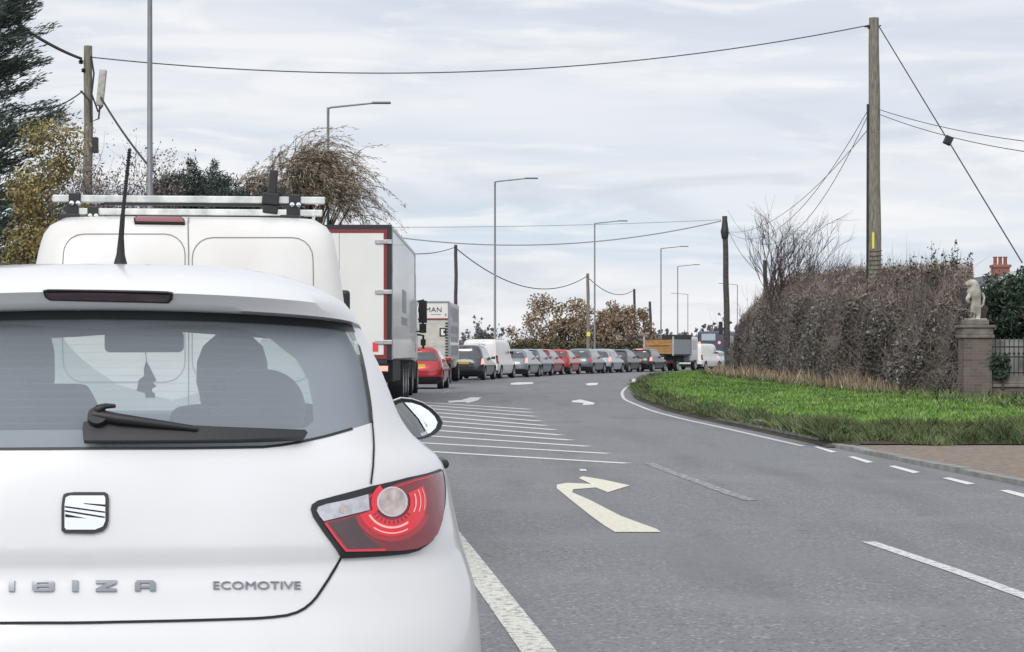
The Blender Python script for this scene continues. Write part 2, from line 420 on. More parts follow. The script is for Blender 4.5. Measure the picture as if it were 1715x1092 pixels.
glass_mat('wind_glass', (.90,.96,.95), (.6,.65,.66), .05, .04)

def wheel_parts(root, x, y, r, w, side, rim='alloy', name='wheel'):
    """wheel (tyre) with a rim and hub as sub-parts; side = +1 right, -1 left"""
    t = MB(); t.lathe([(r*.62,-w/2),(r*.9,-w/2),(r*.985,-w/2+.02),(r,-w/2+.05),(r,w/2-.05),(r*.985,w/2-.02),(r*.9,w/2),(r*.62,w/2)], (0,0,0), 'X', 28, True)
    o = t.build(name, 'rubber', root, 50); o.location = (x, y, r)
    m = MB(); h = side*w/2
    m.lathe([(r*.66,h*1.02),(r*.6,h*1.0),(r*.58,h*.5),(r*.15,h*.55),(r*.14,h*.95),(0.001,h*.97)], (0,0,0), 'X', 28)
    for k in range(5):
        a = 2*PI*k/5+.3
        M = Matrix.Rotation(a, 4, 'X'); m.box(h*.86 if h > 0 else h*.98, h*.98 if h > 0 else h*.86, -.09*r, .09*r, .1*r, .62*r, M)
    m.build('rim', rim, o, 40)
    return o

# ------------------------------------------------------------------ the white hatchback in front
TH = R(5.5); CARX, CARY = -.871, 4.22
def hatch_droop(a, z): return .042*np.clip(a, 0, 1)**2*np.clip(3-a, 0, 1)*smooth01((z-1.05)/.29)
H = Shell(vr=[(.2,.12),(.3,.03),(.45,0),(.60,.0),(.66,.012),(.72,.034),(.78,.05),(.812,.060),(.832,.052),(.90,.060),(1.0,.082),(1.05,.10),(1.20,.19),(1.344,.30),(1.349,.222),(1.36,.212),(1.388,.185),(1.394,.187),(1.40,.205)],
          vf=[(.2,3.98),(.45,4.05),(.62,4.03),(.75,3.85),(.90,3.3),(.97,3.08),(1.15,2.72),(1.33,2.4),(1.40,2.28)],
          w=[(.2,.78),(.3,.82),(.45,.838),(.557,.845),(.706,.838),(.775,.82),(.823,.805),(.893,.79),(.976,.773),(1.013,.755),(1.052,.706),(1.10,.671),(1.163,.646),(1.225,.6225),(1.28,.595),(1.336,.567),(1.355,.552),(1.40,.52)],
          z0=.22, zt=1.40, crown=1.452, cp=4.6, nr=3.0, Dr=.50, nf=2.6, Df=.7, droop=hatch_droop, pose=(CARX, CARY, TH))
hatch = thing('hatchback_car', 'white five-door hatchback filling the near left, clear-and-red tail lamp and roof aerial', 'car', (CARX, CARY, 0), -TH)
zr = (.6, 1.343)
aR = H.inv(592, 552, zr)
g_right = [H.inv(x, y, zr) for x, y in [(600,578),(607,606),(612,632),(616,655),(620,684),(622,708)]]
g_bot = [H.inv(x, y, zr) for x, y in [(590,718),(545,731),(500,741),(470,746),(440,749),(300,751),(200,751)]]
zb = g_bot[-1][1]
g_top = [(t, 1.343) for t in np.linspace(0, aR[0], 14)]
glass_poly = g_top+g_right+g_bot+[(0, zb)]
def side_win(z0, z1, grow=0):
    bot = [(v, z0) for v in np.linspace(.98, 2.95, 12)]; pts = [(2.95+grow, z0-grow*.3), (2.35+grow, z1+grow*.3), (.95-grow, z1+grow*.3), (.72-grow, (z0+z1)/2), (.86-grow, z0-grow*.3)]
    return [(H.a_of(v, z), z) for v, z in densify(pts, .15)]
sw = side_win(1.035, 1.325)
def arch(vc, r, base=.22): return [(vc+r*math.cos(t), base+.08+r*math.sin(t)) for t in np.linspace(-.25, PI+.25, 20)]
def arch_notch(sh, vc, r, z0): return [(sh.a_of(v, max(z, z0)), max(z, z0)) for v, z in arch(vc, r, z0)]
ws = [(3, 1.362), (2.16, 1.345), (2.03, 1.02), (2.6, .985), (3, .985)]
def shell_outline(sh, z0, zt, notches, ws=None, gl=None):
    o = [(0, z0)]
    for vc, r in notches:
        o += list(reversed(arch_notch(sh, vc, r, z0)))
    o += [(3, z0)]
    if ws: o += [(3, ws[-1][1])]+list(reversed(ws[:-1]))[0:]
    o += [(3, zt), (0, zt)]
    if gl: o += gl[:-1]+[gl[-1]]
    return o
al = np.concatenate([np.linspace(0, 1, 41), np.linspace(1, 2, 25)[1:], np.linspace(2, 3, 25)[1:]])
zl = np.concatenate([np.arange(.22, 1.34, .02), [1.344, 1.349, 1.36, 1.38]])
gl_n = [(0, 1.343)]+g_top[1:]+g_right+g_bot+[(0, zb)]
body_out = shell_outline(H, .22, 1.40, [(.72, .335), (3.18, .335)], ws, None)
# close the outline down the rear centre line, round the glass opening
body_out = body_out+gl_n
body = mk('body', [H.surf(body_out, [sw], (.03, .02), (al, zl)), H.cap(densify([(0,0),(3,0)], 1, (.03, 1), False) and [p[0] for p in densify([(3,1.40),(0,1.40)], 1.0, (.03,.02), False)][::-1])], 'white_paint', hatch, 48)
mk('rear_window', [H.surf(glass_poly, (), (.04, .03), off=-.002)], 'rear_glass', hatch, 60)
mk('windscreen', [H.surf([(3, 1.362), (2.16, 1.345), (2.03, 1.02), (2.6, .985), (3, .985)], (), (.06, .04), off=-.002)], 'wind_glass', hatch, 60)
for sgn in (1, -1):
    vs, fs = H.surf(sw, (), (.06, .04), off=-.003, mirror=False)
    if sgn < 0: vs = [(-x, y, z) for x, y, z in vs]; fs = [tuple(reversed(f)) for f in fs]
    mk('side_window', [(vs, fs)], 'wind_glass', hatch, 60)
# trim panels inside, with their own window openings
lin_rear = [(0, 1.318)]+[H.inv(x, y, zr) for x, y in [(300,534),(400,537),(462,552),(506,582),(527,618),(535,660),(536,690),(520,702),(440,706),(250,706)]]
lz = lin_rear[-1][1]
lin = [(0, .9), (3, .9), (3, 1.0)]+[(2.5,1.0),(2.08,1.03),(2.19,1.335),(3,1.352),(3, 1.40), (0, 1.40)]+lin_rear+[(0, lz)]
la = [p[0] for p in densify([(3,1.40),(0,1.40)], 1.0, (.06,.04), False)][::-1]
mk('interior_trim', [H.surf(lin, [side_win(1.05, 1.31)], (.06, .04), off=-.035), H.cap(la, off=-.03, ns=5)], 'liner', hatch, 50)
b = MB(); b.box(-.70,.70,.35,3.2,.22,.30); b.box(-.66,.66,.25,.72,.9,.995); b.box(-.60,.60,2.72,3.1,.6,1.045); b.box(.16,.56,2.62,2.8,.9,1.075); b.box(-.45,.1,2.68,2.8,.9,1.06)
b.build('dashboard', 'liner', hatch, bevel=.03)
for u in (-.37, .335):
    s = MB(); s.box(-.24,.24,1.45,1.98,.36,.50); s.build('seat_cushion', 'seat_fabric', hatch, 40, .05).location = (u, 0, 0)
    M = Matrix.Translation((u, 1.45, .48)) @ Matrix.Rotation(R(14), 4, 'X')
    s = MB(); s.box(-.24,.24,-.06,.07,0,.52,M); s.build('seat_back', 'seat_fabric', hatch, 40, .055, 3)
    s = MB(); s.box(-.135,.135,-.07,.08,.51,.77,M); o_ = s.build('headrest', 'seat_fabric', hatch, 60); md = o_.modifiers.new('sub', 'SUBSURF'); md.levels = md.render_levels = 3; s = MB(); s.tube([M @ Vector((-.06,0,.48)), M @ Vector((-.06,0,.58)), M @ Vector((.06,0,.58)), M @ Vector((.06,0,.48))], .008)
    s.build('headrest_post', 'chrome', o_, 40)
s = MB(); s.box(-.6,.6,.85,1.35,.36,.5); s.box(-.6,.6,.80,.92,.5,.97); s.build('rear_bench', 'seat_fabric', hatch, 40, .04)
s = MB(); ctr = Vector((.34, 2.42, .93)); M = Matrix.Translation(ctr) @ Matrix.Rotation(R(65), 4, 'X')
s.tube([M @ Vector((.185*math.cos(t), .185*math.sin(t), 0)) for t in np.linspace(0, 2*PI, 29)], .015, 8, False)
s.tube([M @ Vector((-.18,0,0)), M @ Vector((.18,0,0))], .018); s.tube([M @ Vector((0,-.18,0)), M @ Vector((0,0,0)), M @ Vector((0,.0,-.25))], .02); s.build('steering_wheel', 'black_plastic', hatch, 50)
# rear-view mirror inside
def locpx(px, py, v):
    """local (u, z) of the point seen at pixel px,py on the plane v = const of the hatchback"""
    t = (px-CX)/FP; c, sn = math.cos(TH), math.sin(TH)
    u = (t*(CARY+v*c)-CARX+v*sn)/(c-t*sn); d = CARY+u*sn+v*c
    return u, EYE+(HY-py)*d/FP
def lp(pts, v): return [locpx(x, y, v) for x, y in pts]
def rr_px(x0, x1, y0, y1, r, n=5):
    o = []
    for cx, cy, a0 in ((x1-r, y0+r, -90), (x1-r, y1-r, 0), (x0+r, y1-r, 90), (x0+r, y0+r, 180)):
        o += [(cx+r*math.cos(R(a0+90*k/n)), cy+r*math.sin(R(a0+90*k/n))) for k in range(n+1)]
    return o
s = MB(); s.prism(lp(rr_px(175, 307, 553, 590, 9), 2.36), 2.36, 2.40, lambda p, q, h: (p, h, q)); s.tube([(*[locpx(241, 555, 2.38)[0]], 2.38, 1.32), (locpx(241,555,2.4)[0], 2.45, 1.40)], .012)
s.build('interior_mirror', 'black_plastic', hatch, 40, .006)
# shut lines, drawn as narrow recess strips
sl = [strip(H.invs([(float(np.interp(y_, [706,730,752,780,812], [622,624.3,625.3,624,620])), y_) for y_ in range(706, 813, 5)], zr), .0022, H, .003), strip(H.invs([(571,932),(562,950),(550,970),(540,985),(530,1000),(521,1010),(510,1019),(497,1026),(480,1031),(456,1034),(430,1036),(300,1040),(200,1042),(160,1043)], zr)+[(0, H.inv(160,1043,zr)[1])], .0028, H, .003)]
lines = sl+[([(-x, y, z) for x, y, z in a], [tuple(reversed(q)) for q in f]) for a, f in sl]
for v0, v1, zz0, zz1 in ((1.05,1.0,.34,1.03), (1.95,1.95,.34,1.03), (2.98,3.0,.34,.98)):
    q_ = strip([(H.a_of(v0+(v1-v0)*k/8, zz0+(zz1-zz0)*k/8), zz0+(zz1-zz0)*k/8) for k in range(9)], .002, H, .0012)
    lines += [q_, ([(-x, y, z) for x, y, z in q_[0]], [tuple(reversed(f)) for f in q_[1]])]
for l_ in lines: mk('panel_gap', [l_], 'gap', hatch, 40)
# roof to side seam and black seal under the spoiler
mk('window_seal', [mir(strip(g_right, .005, H, .0015)), mir(strip(g_bot[:-1]+[(0, zb)], .003, H, .0015)), mir(strip([(t, 1.333) for t in np.linspace(0, aR[0], 14)], .010, H, .0015))], 'black_plastic', hatch, 40)
dl = []
for k in range(15):
    z_ = 1.075+.0165*k; dl.append(mir(strip([(t, z_) for t in np.linspace(0, .56+.004*k, 12)], .0003, H, -.006)))
tag(mk('demister_lines', dl, mat('demister', (.16,.165,.17), .7), hatch, 40))
# third brake lamp in the spoiler
zs = (1.349, 1.396)
hb = H.invs([(72,487),(80,485),(140,486),(200,487),(280,489),(290,491),(289,500),(282,507),(200,505),(120,503),(84,502),(76,497)], zs)
o = mk('high_brake_lamp', [H.surf(hb, (), (.05, .012), off=.003, mirror=False, thick=.006)], 'black_plastic', hatch, 30)
hb2 = H.invs([(77,488.5),(140,488),(200,489),(285,492),(283,499),(279,503),(200,501.5),(120,499.5),(86,498.5),(80,495)], zs)
mk('lens', [H.surf(hb2, (), (.05, .012), off=.0045, mirror=False)], 'lamp_maroon', o, 30)
# roof aerial
k = FP/(CARY+.55); bz = 1.445
s = MB(); b0 = Vector((.03, .55, 1.425)); tip = Vector((.062, .42, 1.705))
s.tube([b0, b0+Vector((0,-.002,.018)), b0+Vector((.001,-.006,.05)), b0+Vector((.003,-.015,.09)), b0+Vector((.008,-.03,.14))], [.022,.019,.010,.0065,.0055], 12)
s.tube([b0+Vector((.008,-.03,.14)), tip], [.0042,.0026], 8); tw = tip-(b0+Vector((.008,-.03,.14)))
for j in range(26):
    q = b0+Vector((.008,-.03,.14))+tw*(j+.5)/26; s.tube([q-tw*.006, q+tw*.006], .0047, 8)
s.build('roof_aerial', 'black_plastic', hatch, 40)
# tail lamps
def lamp(sgn):
    def f(t):
        vs, fs = t
        return (vs, fs) if sgn > 0 else ([(-x, y, z) for x, y, z in vs], [tuple(reversed(q)) for q in fs])
    zz = (.6, 1.2)
    out_ = [(520,853),(522,845),(531,839),(560,831),(620,815),(680,801),(733,786.5),(738,789),(741,800),(743,820),(742,845),(739,862),(733,884),(722,905),(712,914),(700,921),(680,926),(640,929.5),(571,933),(560,917),(540,890),(524,866)]
    red = [(540.4,874.7),(575,867),(615,856),(614,829),(640,819),(661,811.5),(690,803),(719,796),(735,791.5),(739,821),(738.5,850),(736,872),(728,895),(713,911),(694,919),(668,922),(641.7,923),(577.4,924),(558,899)]
    o = mk('tail_lamp', [f(H.surf(H.invs(out_, zz), (), (.02, .015), off=.006, mirror=False, thick=.012))], 'black_plastic', hatch, 35)
    mk('lens', [f(H.surf(H.invs(red, zz), (), (.02, .015), off=.0085, mirror=False))], 'lamp_dark_red', o, 60)
    mk('indicator', [f(H.surf(H.invs([(528.5,856),(531,850),(545,845),(580,838),(613.5,829),(615.5,855),(575,865),(540.4,873.5),(534,866)], zz), (), (.02, .015), off=.0095, mirror=False, thick=.003))], 'lamp_silver', o, 60)
    mk('indicator_bulb', [f(H.surf(H.invs([(573+7*math.cos(t), 854+7*math.sin(t)) for t in np.linspace(0, 2*PI, 14)[:-1]], zz), (), (.02, .015), off=.0105, mirror=False))], 'lamp_clear', o, 60)
    mk('dark_panel', [f(H.surf(H.invs([(549,876),(593,866.5),(598,880),(605,893),(618,905),(636,916),(583,920)], zz), (), (.02, .015), off=.0095, mirror=False))], 'lamp_maroon', o, 60)
    def ring(r0, r1, a0, a1, n=22, cx=652, cy=842, sx=1.0):
        A = np.linspace(R(a0), R(a1), n)
        return [(cx+r1*math.cos(t)*sx, cy+r1*math.sin(t)) for t in A]+[(cx+r0*math.cos(t)*sx, cy+r0*math.sin(t)) for t in A[::-1]]
    mk('outer_ring', [f(H.surf(H.invs(ring(54, 66, 20, 158), zz), (), (.02, .015), off=.0092, mirror=False))], mat('lamp_deep', (.40,.004,.016), .12, coat=1), o, 60)
    mk('light_ring', [f(H.surf(H.invs(ring(30, 57, -28, 158), zz), (), (.02, .015), off=.0098, mirror=False)), f(H.surf(H.invs(ring(25, 34, 150, 235, 10), zz), (), (.02, .015), off=.0099, mirror=False))], 'lamp_red', o, 60)
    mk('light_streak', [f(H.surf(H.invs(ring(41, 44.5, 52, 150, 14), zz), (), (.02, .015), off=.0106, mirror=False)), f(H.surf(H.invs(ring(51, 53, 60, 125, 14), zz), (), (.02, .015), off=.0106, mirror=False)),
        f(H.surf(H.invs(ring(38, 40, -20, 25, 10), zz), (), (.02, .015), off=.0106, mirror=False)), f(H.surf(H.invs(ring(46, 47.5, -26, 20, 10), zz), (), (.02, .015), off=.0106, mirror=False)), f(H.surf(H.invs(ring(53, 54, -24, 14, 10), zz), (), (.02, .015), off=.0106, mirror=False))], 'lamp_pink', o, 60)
    mk('reflector_ribs', [f(H.surf(H.invs([(652+(31)*math.cos(R(t)), 842+31*math.sin(R(t))), (652+37*math.cos(R(t)), 842+37*math.sin(R(t))), (652+37*math.cos(R(t+3)), 842+37*math.sin(R(t+3))), (652+31*math.cos(R(t+3)), 842+31*math.sin(R(t+3)))], zz), (), (.02, .015), off=.0106, mirror=False)) for t in range(35, 150, 12)], 'lamp_maroon', o, 60)
    mk('reversing_lamp_rim', [f(H.surf(H.invs(ring(22.5, 24.8, 0, 359.9, 28), zz), (), (.02, .015), off=.012, mirror=False, thick=.003))], 'lamp_white', o, 60)
    mk('reversing_lamp', [f(H.surf(H.invs([(652+23*math.cos(t), 842+23*math.sin(t)) for t in np.linspace(0, 2*PI, 25)[:-1]], zz), (), (.02, .015), off=.0115, mirror=False))], 'lamp_clear', o, 60)
    mk('edge_light', [f(strip(H.invs([(543,877),(560,901),(577,922),(610,921.5),(642,921)], zz), .0022, H, .0098)), f(strip(H.invs([(614,834),(640,822),(690,807),(719,799)], zz), .0012, H, .0098))], 'lamp_red', o, 60)
for sgn in (1, -1): lamp(sgn)
# badge: chrome tile with slanting slots on a black surround
def HS(px, py, h):
    a, z = H.inv(px, py, (.6, 1.2)); return H.pos(a, z, h)
o = mk('badge', [H.surf(H.invs([(107,829),(112,826.5),(125,825),(176,825),(181,828),(182.5,836),(182,872),(179,883),(172,890),(155,894),(108,893),(103.5,889),(103.5,850),(105,836)], (.6,1.2)), (), (.02, .012), off=.007, mirror=False, thick=.008)], 'black_plastic', hatch, 35)
mk('badge_tile', [H.surf(H.invs([(111,834),(118,831),(175,831),(177,835),(177,873),(173,882),(160,887.5),(112,887.5),(109,884),(109,846)], (.6,1.2)), (), (.02, .012), off=.009, mirror=False, thick=.002)], 'chrome', o, 35)
mk('badge_slot', [H.surf(H.invs(p, (.6,1.2)), (), (.02, .012), off=.0095, mirror=False) for p in ([(141,843.6),(177,846),(177,849.5),(141,845)], [(109.5,848.2),(176.5,857.4),(176.5,860),(109.5,851)], [(109.5,855),(176,865.6),(176,868.4),(109.5,858)], [(110,861.5),(147,869),(110,866.8)])], 'gap', o, 35)
def slab(polys, holes=None):
    return [H.surf(H.invs(p, (.6,1.2)), [H.invs(q, (.6,1.2)) for q in (holes[i] if holes else ())], (.02, .012), off=.006, mirror=False, thick=.006) for i, p in enumerate(polys)]
L0, L1 = 972.7, 991
for l_ in slab([[(15,L0),(25,L0),(24.5,L1),(15,L1)], [(54,975),(58,L0),(88,L0),(91,975),(91,988),(88,L1),(57,L1),(54,988)], [(121,L0),(131,L0),(131,L1),(121,L1)],
    [(160.5,L0),(195.7,L0),(195,977.5),(176,986),(195,986),(195,L1),(160.5,L1),(160.5,986.5),(179,977.8),(160.5,977.8)],
    [(226,977),(230,L0),(257,L0),(260.5,976),(260.5,L1-1),(251,L1-1),(251,985.5),(235,985.5),(235,L1-1),(226,L1-1)]],
    [(), ([(63,976.5),(82,976.5),(82,980),(63,980)], [(63,983.5),(82,983.5),(82,987.3),(63,987.3)]), (), (), ([(235,977),(251,977),(251,981.5),(235,981.5)],)]): mk('letter', [l_], 'letter_chrome', hatch, 35)
vs, fs = text_mesh('ECOMOTIVE', 357, 503, 987, 974, lambda x, y, h: tuple(HS(x, y, .001+h)), .004)
mk('model_lettering', [(vs, fs)], 'letter_chrome', hatch, 35)
# wiper
arm = MB()
p = [H.pos(*H.inv(x, y, zr), off) for x, y, off in ((166,712,.0),(166,712,.045))]
arm.tube([p[0], p[1]], [.024,.02], 16); arm.tube([H.pos(*H.inv(x, y, zr), q) for x, y, q in ((160,708,.035),(200,716,.04),(260,722,.035),(330,729,.03))], [.013,.011,.009,.006], 10)
arm.tube([H.pos(*H.inv(x, y, zr), q) for x, y, q in ((166,704,.045),(180,700,.05),(196,698,.045))], [.010,.006,.004], 8)
w_ = arm.build('wiper', 'black_plastic', hatch, 50)
mk('wiper_blade', [H.surf(H.invs([(140,728),(142,717),(165,713),(240,718),(330,723),(420,727),(505,731),(509,736),(504,742),(400,745),(240,746),(142,746)], zr), (), (.03, .01), off=.028, mirror=False, thick=.018)], 'black_plastic', w_, 35)
# door mirrors
mo = [(657,672),(672,666.5),(690,668),(708,674),(724,684),(736,696),(742,708),(738,719),(728,728),(714,734),(700,737),(684,736),(670,728),(660,712),(654,690)]
ml = lp(mo, 2.36); mc = (sum(p[0] for p in ml)/len(ml), sum(p[1] for p in ml)/len(ml))
def mring(k, v, dx=0): return [(mc[0]+dx+(p[0]-mc[0])*k, v, mc[1]+(p[1]-mc[1])*k) for p in ml]
def loft(rings, capend=True):
    n = len(rings[0]); vs = [q for r in rings for q in r]; fs = [(i*n+k, i*n+(k+1) % n, (i+1)*n+(k+1) % n, (i+1)*n+k) for i in range(len(rings)-1) for k in range(n)]
    if capend: fs.append(tuple((len(rings)-1)*n+k for k in range(n)))
    return vs, fs
for sgn in (1, -1):
    f = lambda t: (t[0] if sgn > 0 else [(-x, y, z) for x, y, z in t[0]], t[1])
    m_ = MB(); m_.add(*f(loft([mring(.86, 2.385, -.006), mring(.86, 2.352, -.006), mring(.97, 2.350), mring(1.0, 2.362), mring(1.0, 2.375)], False)))
    o = m_.build('door_mirror', 'black_plastic', hatch, 50)
    m_ = MB(); m_.add(*f(loft([mring(1.0, 2.375), mring(1.03, 2.40), mring(1.0, 2.44), mring(.85, 2.48), mring(.5, 2.51)]))); m_.box(*((.70,.78) if sgn > 0 else (-.78,-.70)), 2.40, 2.47, 1.0, 1.06); m_.build('mirror_cap', 'white_paint', o, 50)
    m_ = MB(); m_.add(*f(([(x, y-.10*(x-mc[0])+.10*(z-mc[1]), z) for x, y, z in mring(.875, 2.366, -.005)], [tuple(range(len(ml)))]))); m_.build('mirror_glass', 'mirror', o)
for sgn in (1, -1):
    h_ = MB(); h_.tube([(sgn*.79, 1.52, .935), (sgn*.835, 1.56, .94), (sgn*.835, 1.68, .94), (sgn*.79, 1.72, .935)], [.012,.014,.014,.012], 8); h_.build('door_handle', 'black_plastic', hatch, 50)
for y in (.72, 3.18):
    for sgn in (1, -1): wheel_parts(hatch, sgn*.725, y, .30, .2, sgn)
u_ = MB(); u_.box(-.74,.74,.3,3.75,.18,.5); u_.build('underbody', 'gap', hatch, bevel=.02)
u_ = MB(); u_.box(-.26,.26,-.012,-.002,.46,.57); u_.build('number_plate', 'plate_yellow', hatch)

# the two people in it, seen from behind, and the thing hanging from the mirror
def seated(label, u, headx, z_head, hair, cloth, hairR, heading=-TH, wide=1.0, y0=1.66, shz=1.03):
    t = thing('person', label, 'person', (CARX+u*math.cos(TH)-y0*math.sin(TH), CARY+u*math.sin(TH)+y0*math.cos(TH), 0), heading)
    hx = headx-u
    V = [(0,0,.56),(0,-.03,.72),(hx*.3,-.05,.90),(hx*.6,-.04,1.02),(hx*.9,-.02,z_head-.19),(hx,0,z_head-.10),(hx,.01,z_head-.03),
         (.17*wide,-.04,shz),(.24*wide,.08,.80),(.16*wide,.40,.88),(.12*wide,.56,.95), (-.17*wide,-.04,shz),(-.24*wide,.08,.80),(-.16*wide,.40,.88),(-.12*wide,.56,.95),
         (.10,.10,.54),(.14,.48,.60),(.13,.62,.34),(.13,.74,.28), (-.10,.10,.54),(-.14,.48,.60),(-.13,.62,.34),(-.13,.74,.28)]
    E = [(0,1),(1,2),(2,3),(3,4),(4,5),(5,6),(3,7),(7,8),(8,9),(9,10),(3,11),(11,12),(12,13),(13,14),(0,15),(15,16),(16,17),(17,18),(0,19),(19,20),(20,21),(21,22)]
    rd = [(.17,.12),(.155,.11),(.17,.12),(.13 if wide < 1.2 else .19,.09),.055 if wide < 1.2 else .10,.085,.075,.075,.055,.04,.03,.075,.055,.04,.03,.085,.065,.05,.04,.085,.065,.05,.04]
    skin('body', V, E, rd, 'skin', t, 1)
    # clothing: a looser copy of the trunk and sleeves
    keep = [0,1,2,3,4,7,8,9,11,12,13,15,16,19,20]; ix = {k: i for i, k in enumerate(keep)}
    r2 = [(rd[k][0]*1.1+.01, rd[k][1]*1.1+.01) if hasattr(rd[k], '__len__') else rd[k]*1.12+.008 for k in keep]
    skin('clothing', [V[k] for k in keep], [(ix[a], ix[b_]) for a, b_ in E if a in ix and b_ in ix], r2, cloth, t, 1)
    hm = MB(); n = 14
    for i in range(n):
        pass
    hm.lathe([(.001, hairR*1.05), (hairR*.5, hairR*.95), (hairR*.86, hairR*.6), (hairR, .12*hairR), (hairR*1.02, -.5*hairR), (hairR*.9, -1.15*hairR), (hairR*.55, -1.5*hairR), (.001, -1.55*hairR)], (hx, -.015, z_head-.06), 'Z', 20)
    vv = []
    for x, y, z in hm.v:
        q = 1+.05*math.sin(9*x+3)*math.sin(17*z)+.04*math.sin(31*y+7*z); vv.append((hx+(x-hx)*q, y*q*1.05, z))
    hm.v = vv; hm.build('hair', hair, t, 60)
    f_ = MB(); f_.lathe([(.001,.012),(.012,.006),(.013,-.006),(.001,-.014)], (hx, .105, z_head-.10), 'Y', 8); f_.build('nose', 'skin', t, 60)
    for s_ in (1, -1):      # hands: palm, four fingers and a thumb
        wx, wy, wz = s_*.12*wide, .56, .95; hnd = MB(); hnd.tube([(wx, wy, wz), (wx-s_*.01, wy+.05, wz+.02), (wx-s_*.01, wy+.09, wz+.03)], [.026,.036,.03], 8)
        for q in range(4):
            bx = wx-s_*.01+(-.024+.016*q); L = (.06,.07,.066,.052)[q]; hnd.tube([(bx, wy+.085, wz+.03), (bx, wy+.085+L*.5, wz+.035), (bx, wy+.085+L*.8, wz+.01), (bx, wy+.085+L*.7, wz-.015)], [.0095,.009,.008,.006], 6)
        hnd.tube([(wx-s_*.035, wy+.03, wz+.015), (wx-s_*.06, wy+.06, wz+.03), (wx-s_*.055, wy+.09, wz+.02)], [.012,.010,.007], 6); hnd.build('hand', 'skin', t, 60)
    return t
seated('driver seen from behind through the white hatchback\'s rear window, right-hand seat', .30, .245, 1.275, 'hair_dark', 'cloth_grey', .093)
seated('passenger in the left-hand seat of the white hatchback, seen from behind', -.42, -.372, 1.30, 'hair_dark', 'cloth_navy', .122, wide=1.35, shz=1.09)
af = thing('air_freshener', 'small dark ornament hanging on a string from the hatchback\'s interior mirror', 'air freshener', (CARX, CARY, 0), -TH)
s = MB(); s.prism(lp([(245,604),(241,619),(242,629),(233,636),(229,655),(243,658),(244,666),(260,666),(259,658),(255,657),(255,651),(262,647),(256,641),(262,637),(251,615)], 2.33), 2.32, 2.335, lambda p, q, h: (p, h, q)); s.build('ornament', 'grey_plastic', af)
q = locpx(245.5, 604, 2.33); q2 = locpx(243, 588, 2.34); s = MB(); s.tube([(q[0], 2.33, q[1]), (q2[0], 2.35, q2[1])], .0015, 5); s.build('string', 'grey_plastic', af)

# ------------------------------------------------------------------ the white van ahead of it
VT = R(6.0); VX, VY = -1.87, 12.0
V = Shell(vr=[(.3,.05),(.5,0),(1.0,.0),(1.6,.05),(1.9,.11),(1.98,.15),(2.03,.21),(2.05,.28)], vf=[(.3,4.9),(.7,4.97),(1.1,4.75),(1.3,4.3),(1.9,3.6),(2.05,3.35)],
          w=[(.3,.94),(.5,.97),(1.1,.965),(1.55,.91),(1.85,.865),(1.95,.84),(2.0,.81),(2.03,.78),(2.05,.74)], z0=.3, zt=2.05, crown=2.075, nr=5.0, Dr=.28, nf=3, Df=.9, pose=(VX, VY, VT), cp=3)
van = thing('panel_van', 'white panel van with roof bars, just ahead of the white hatchback', 'van', (VX, VY, 0), -VT)
va = [p[0] for p in densify([(3,2.05),(0,2.05)], 1.0, (.06,.05), False)][::-1]
vo = shell_outline(V, .3, 2.05, [(.95, .38), (4.0, .38)])
mk('body', [V.surf(vo, (), (.06, .05)), V.cap(va)], 'van_white', van, 50)
zv = (.5, 2.049)
lin_ = [strip(V.invs([(316,362),(316,420),(316,500),(316,600),(316,700)], zv), .0035, V, .002), strip(V.invs(rr_px(106, 310, 392, 640, 34)+[(276,392)], zv), .0028, V, .002), strip(V.invs(rr_px(322, 524, 398, 640, 34)+[(490,398)], zv), .0028, V, .002),
        mir(strip([(V.a_of(.06, .75)+.0, .75), (.93, 1.2), (.93, 1.6), (.90, 1.85), (.80, 1.94), (.4, 1.985), (0, 1.995)], .004, V, .002))]
for l_ in lin_[:3]: mk('door_gap', [l_], mat('gap_grey', (.22,.22,.22), .8), van, 40)
o = mk('high_brake_lamp', [V.surf(V.invs([(224,368),(229,365),(303,366),(309,370),(310,377),(226,376)], zv), (), (.05, .02), off=.012, mirror=False, thick=.012)], 'gap', van, 30)
mk('lens', [V.surf(V.invs([(226,368.5),(231,366),(302,367),(307.5,371),(308,375),(228,374)], zv), (), (.05, .02), off=.015, mirror=False)], mat('brake_lens_dull', (.22,.03,.035), .2, coat=1), o, 30)
h_ = MB(); q = [V.pos(*V.inv(x, y, zv), .02) for x, y in ((332,622),(350,622),(350,636),(332,636))]; h_.tube([q[0], q[1]], .02); h_.tube([q[2], q[3]], .02); h_.box(min(p[0] for p in q), max(p[0] for p in q), -.02, .06, 1.08, 1.17); h_.build('door_handle', 'grey_plastic', van)
h_ = MB(); h_.box(-.95,.95,-.06,.1,.34,.62); h_.build('rear_bumper', 'grey_plastic', van, bevel=.04)
h_ = MB(); h_.box(-.30,.22,-.02,.02,.72,.83); h_.build('number_plate', 'plate_yellow', van)
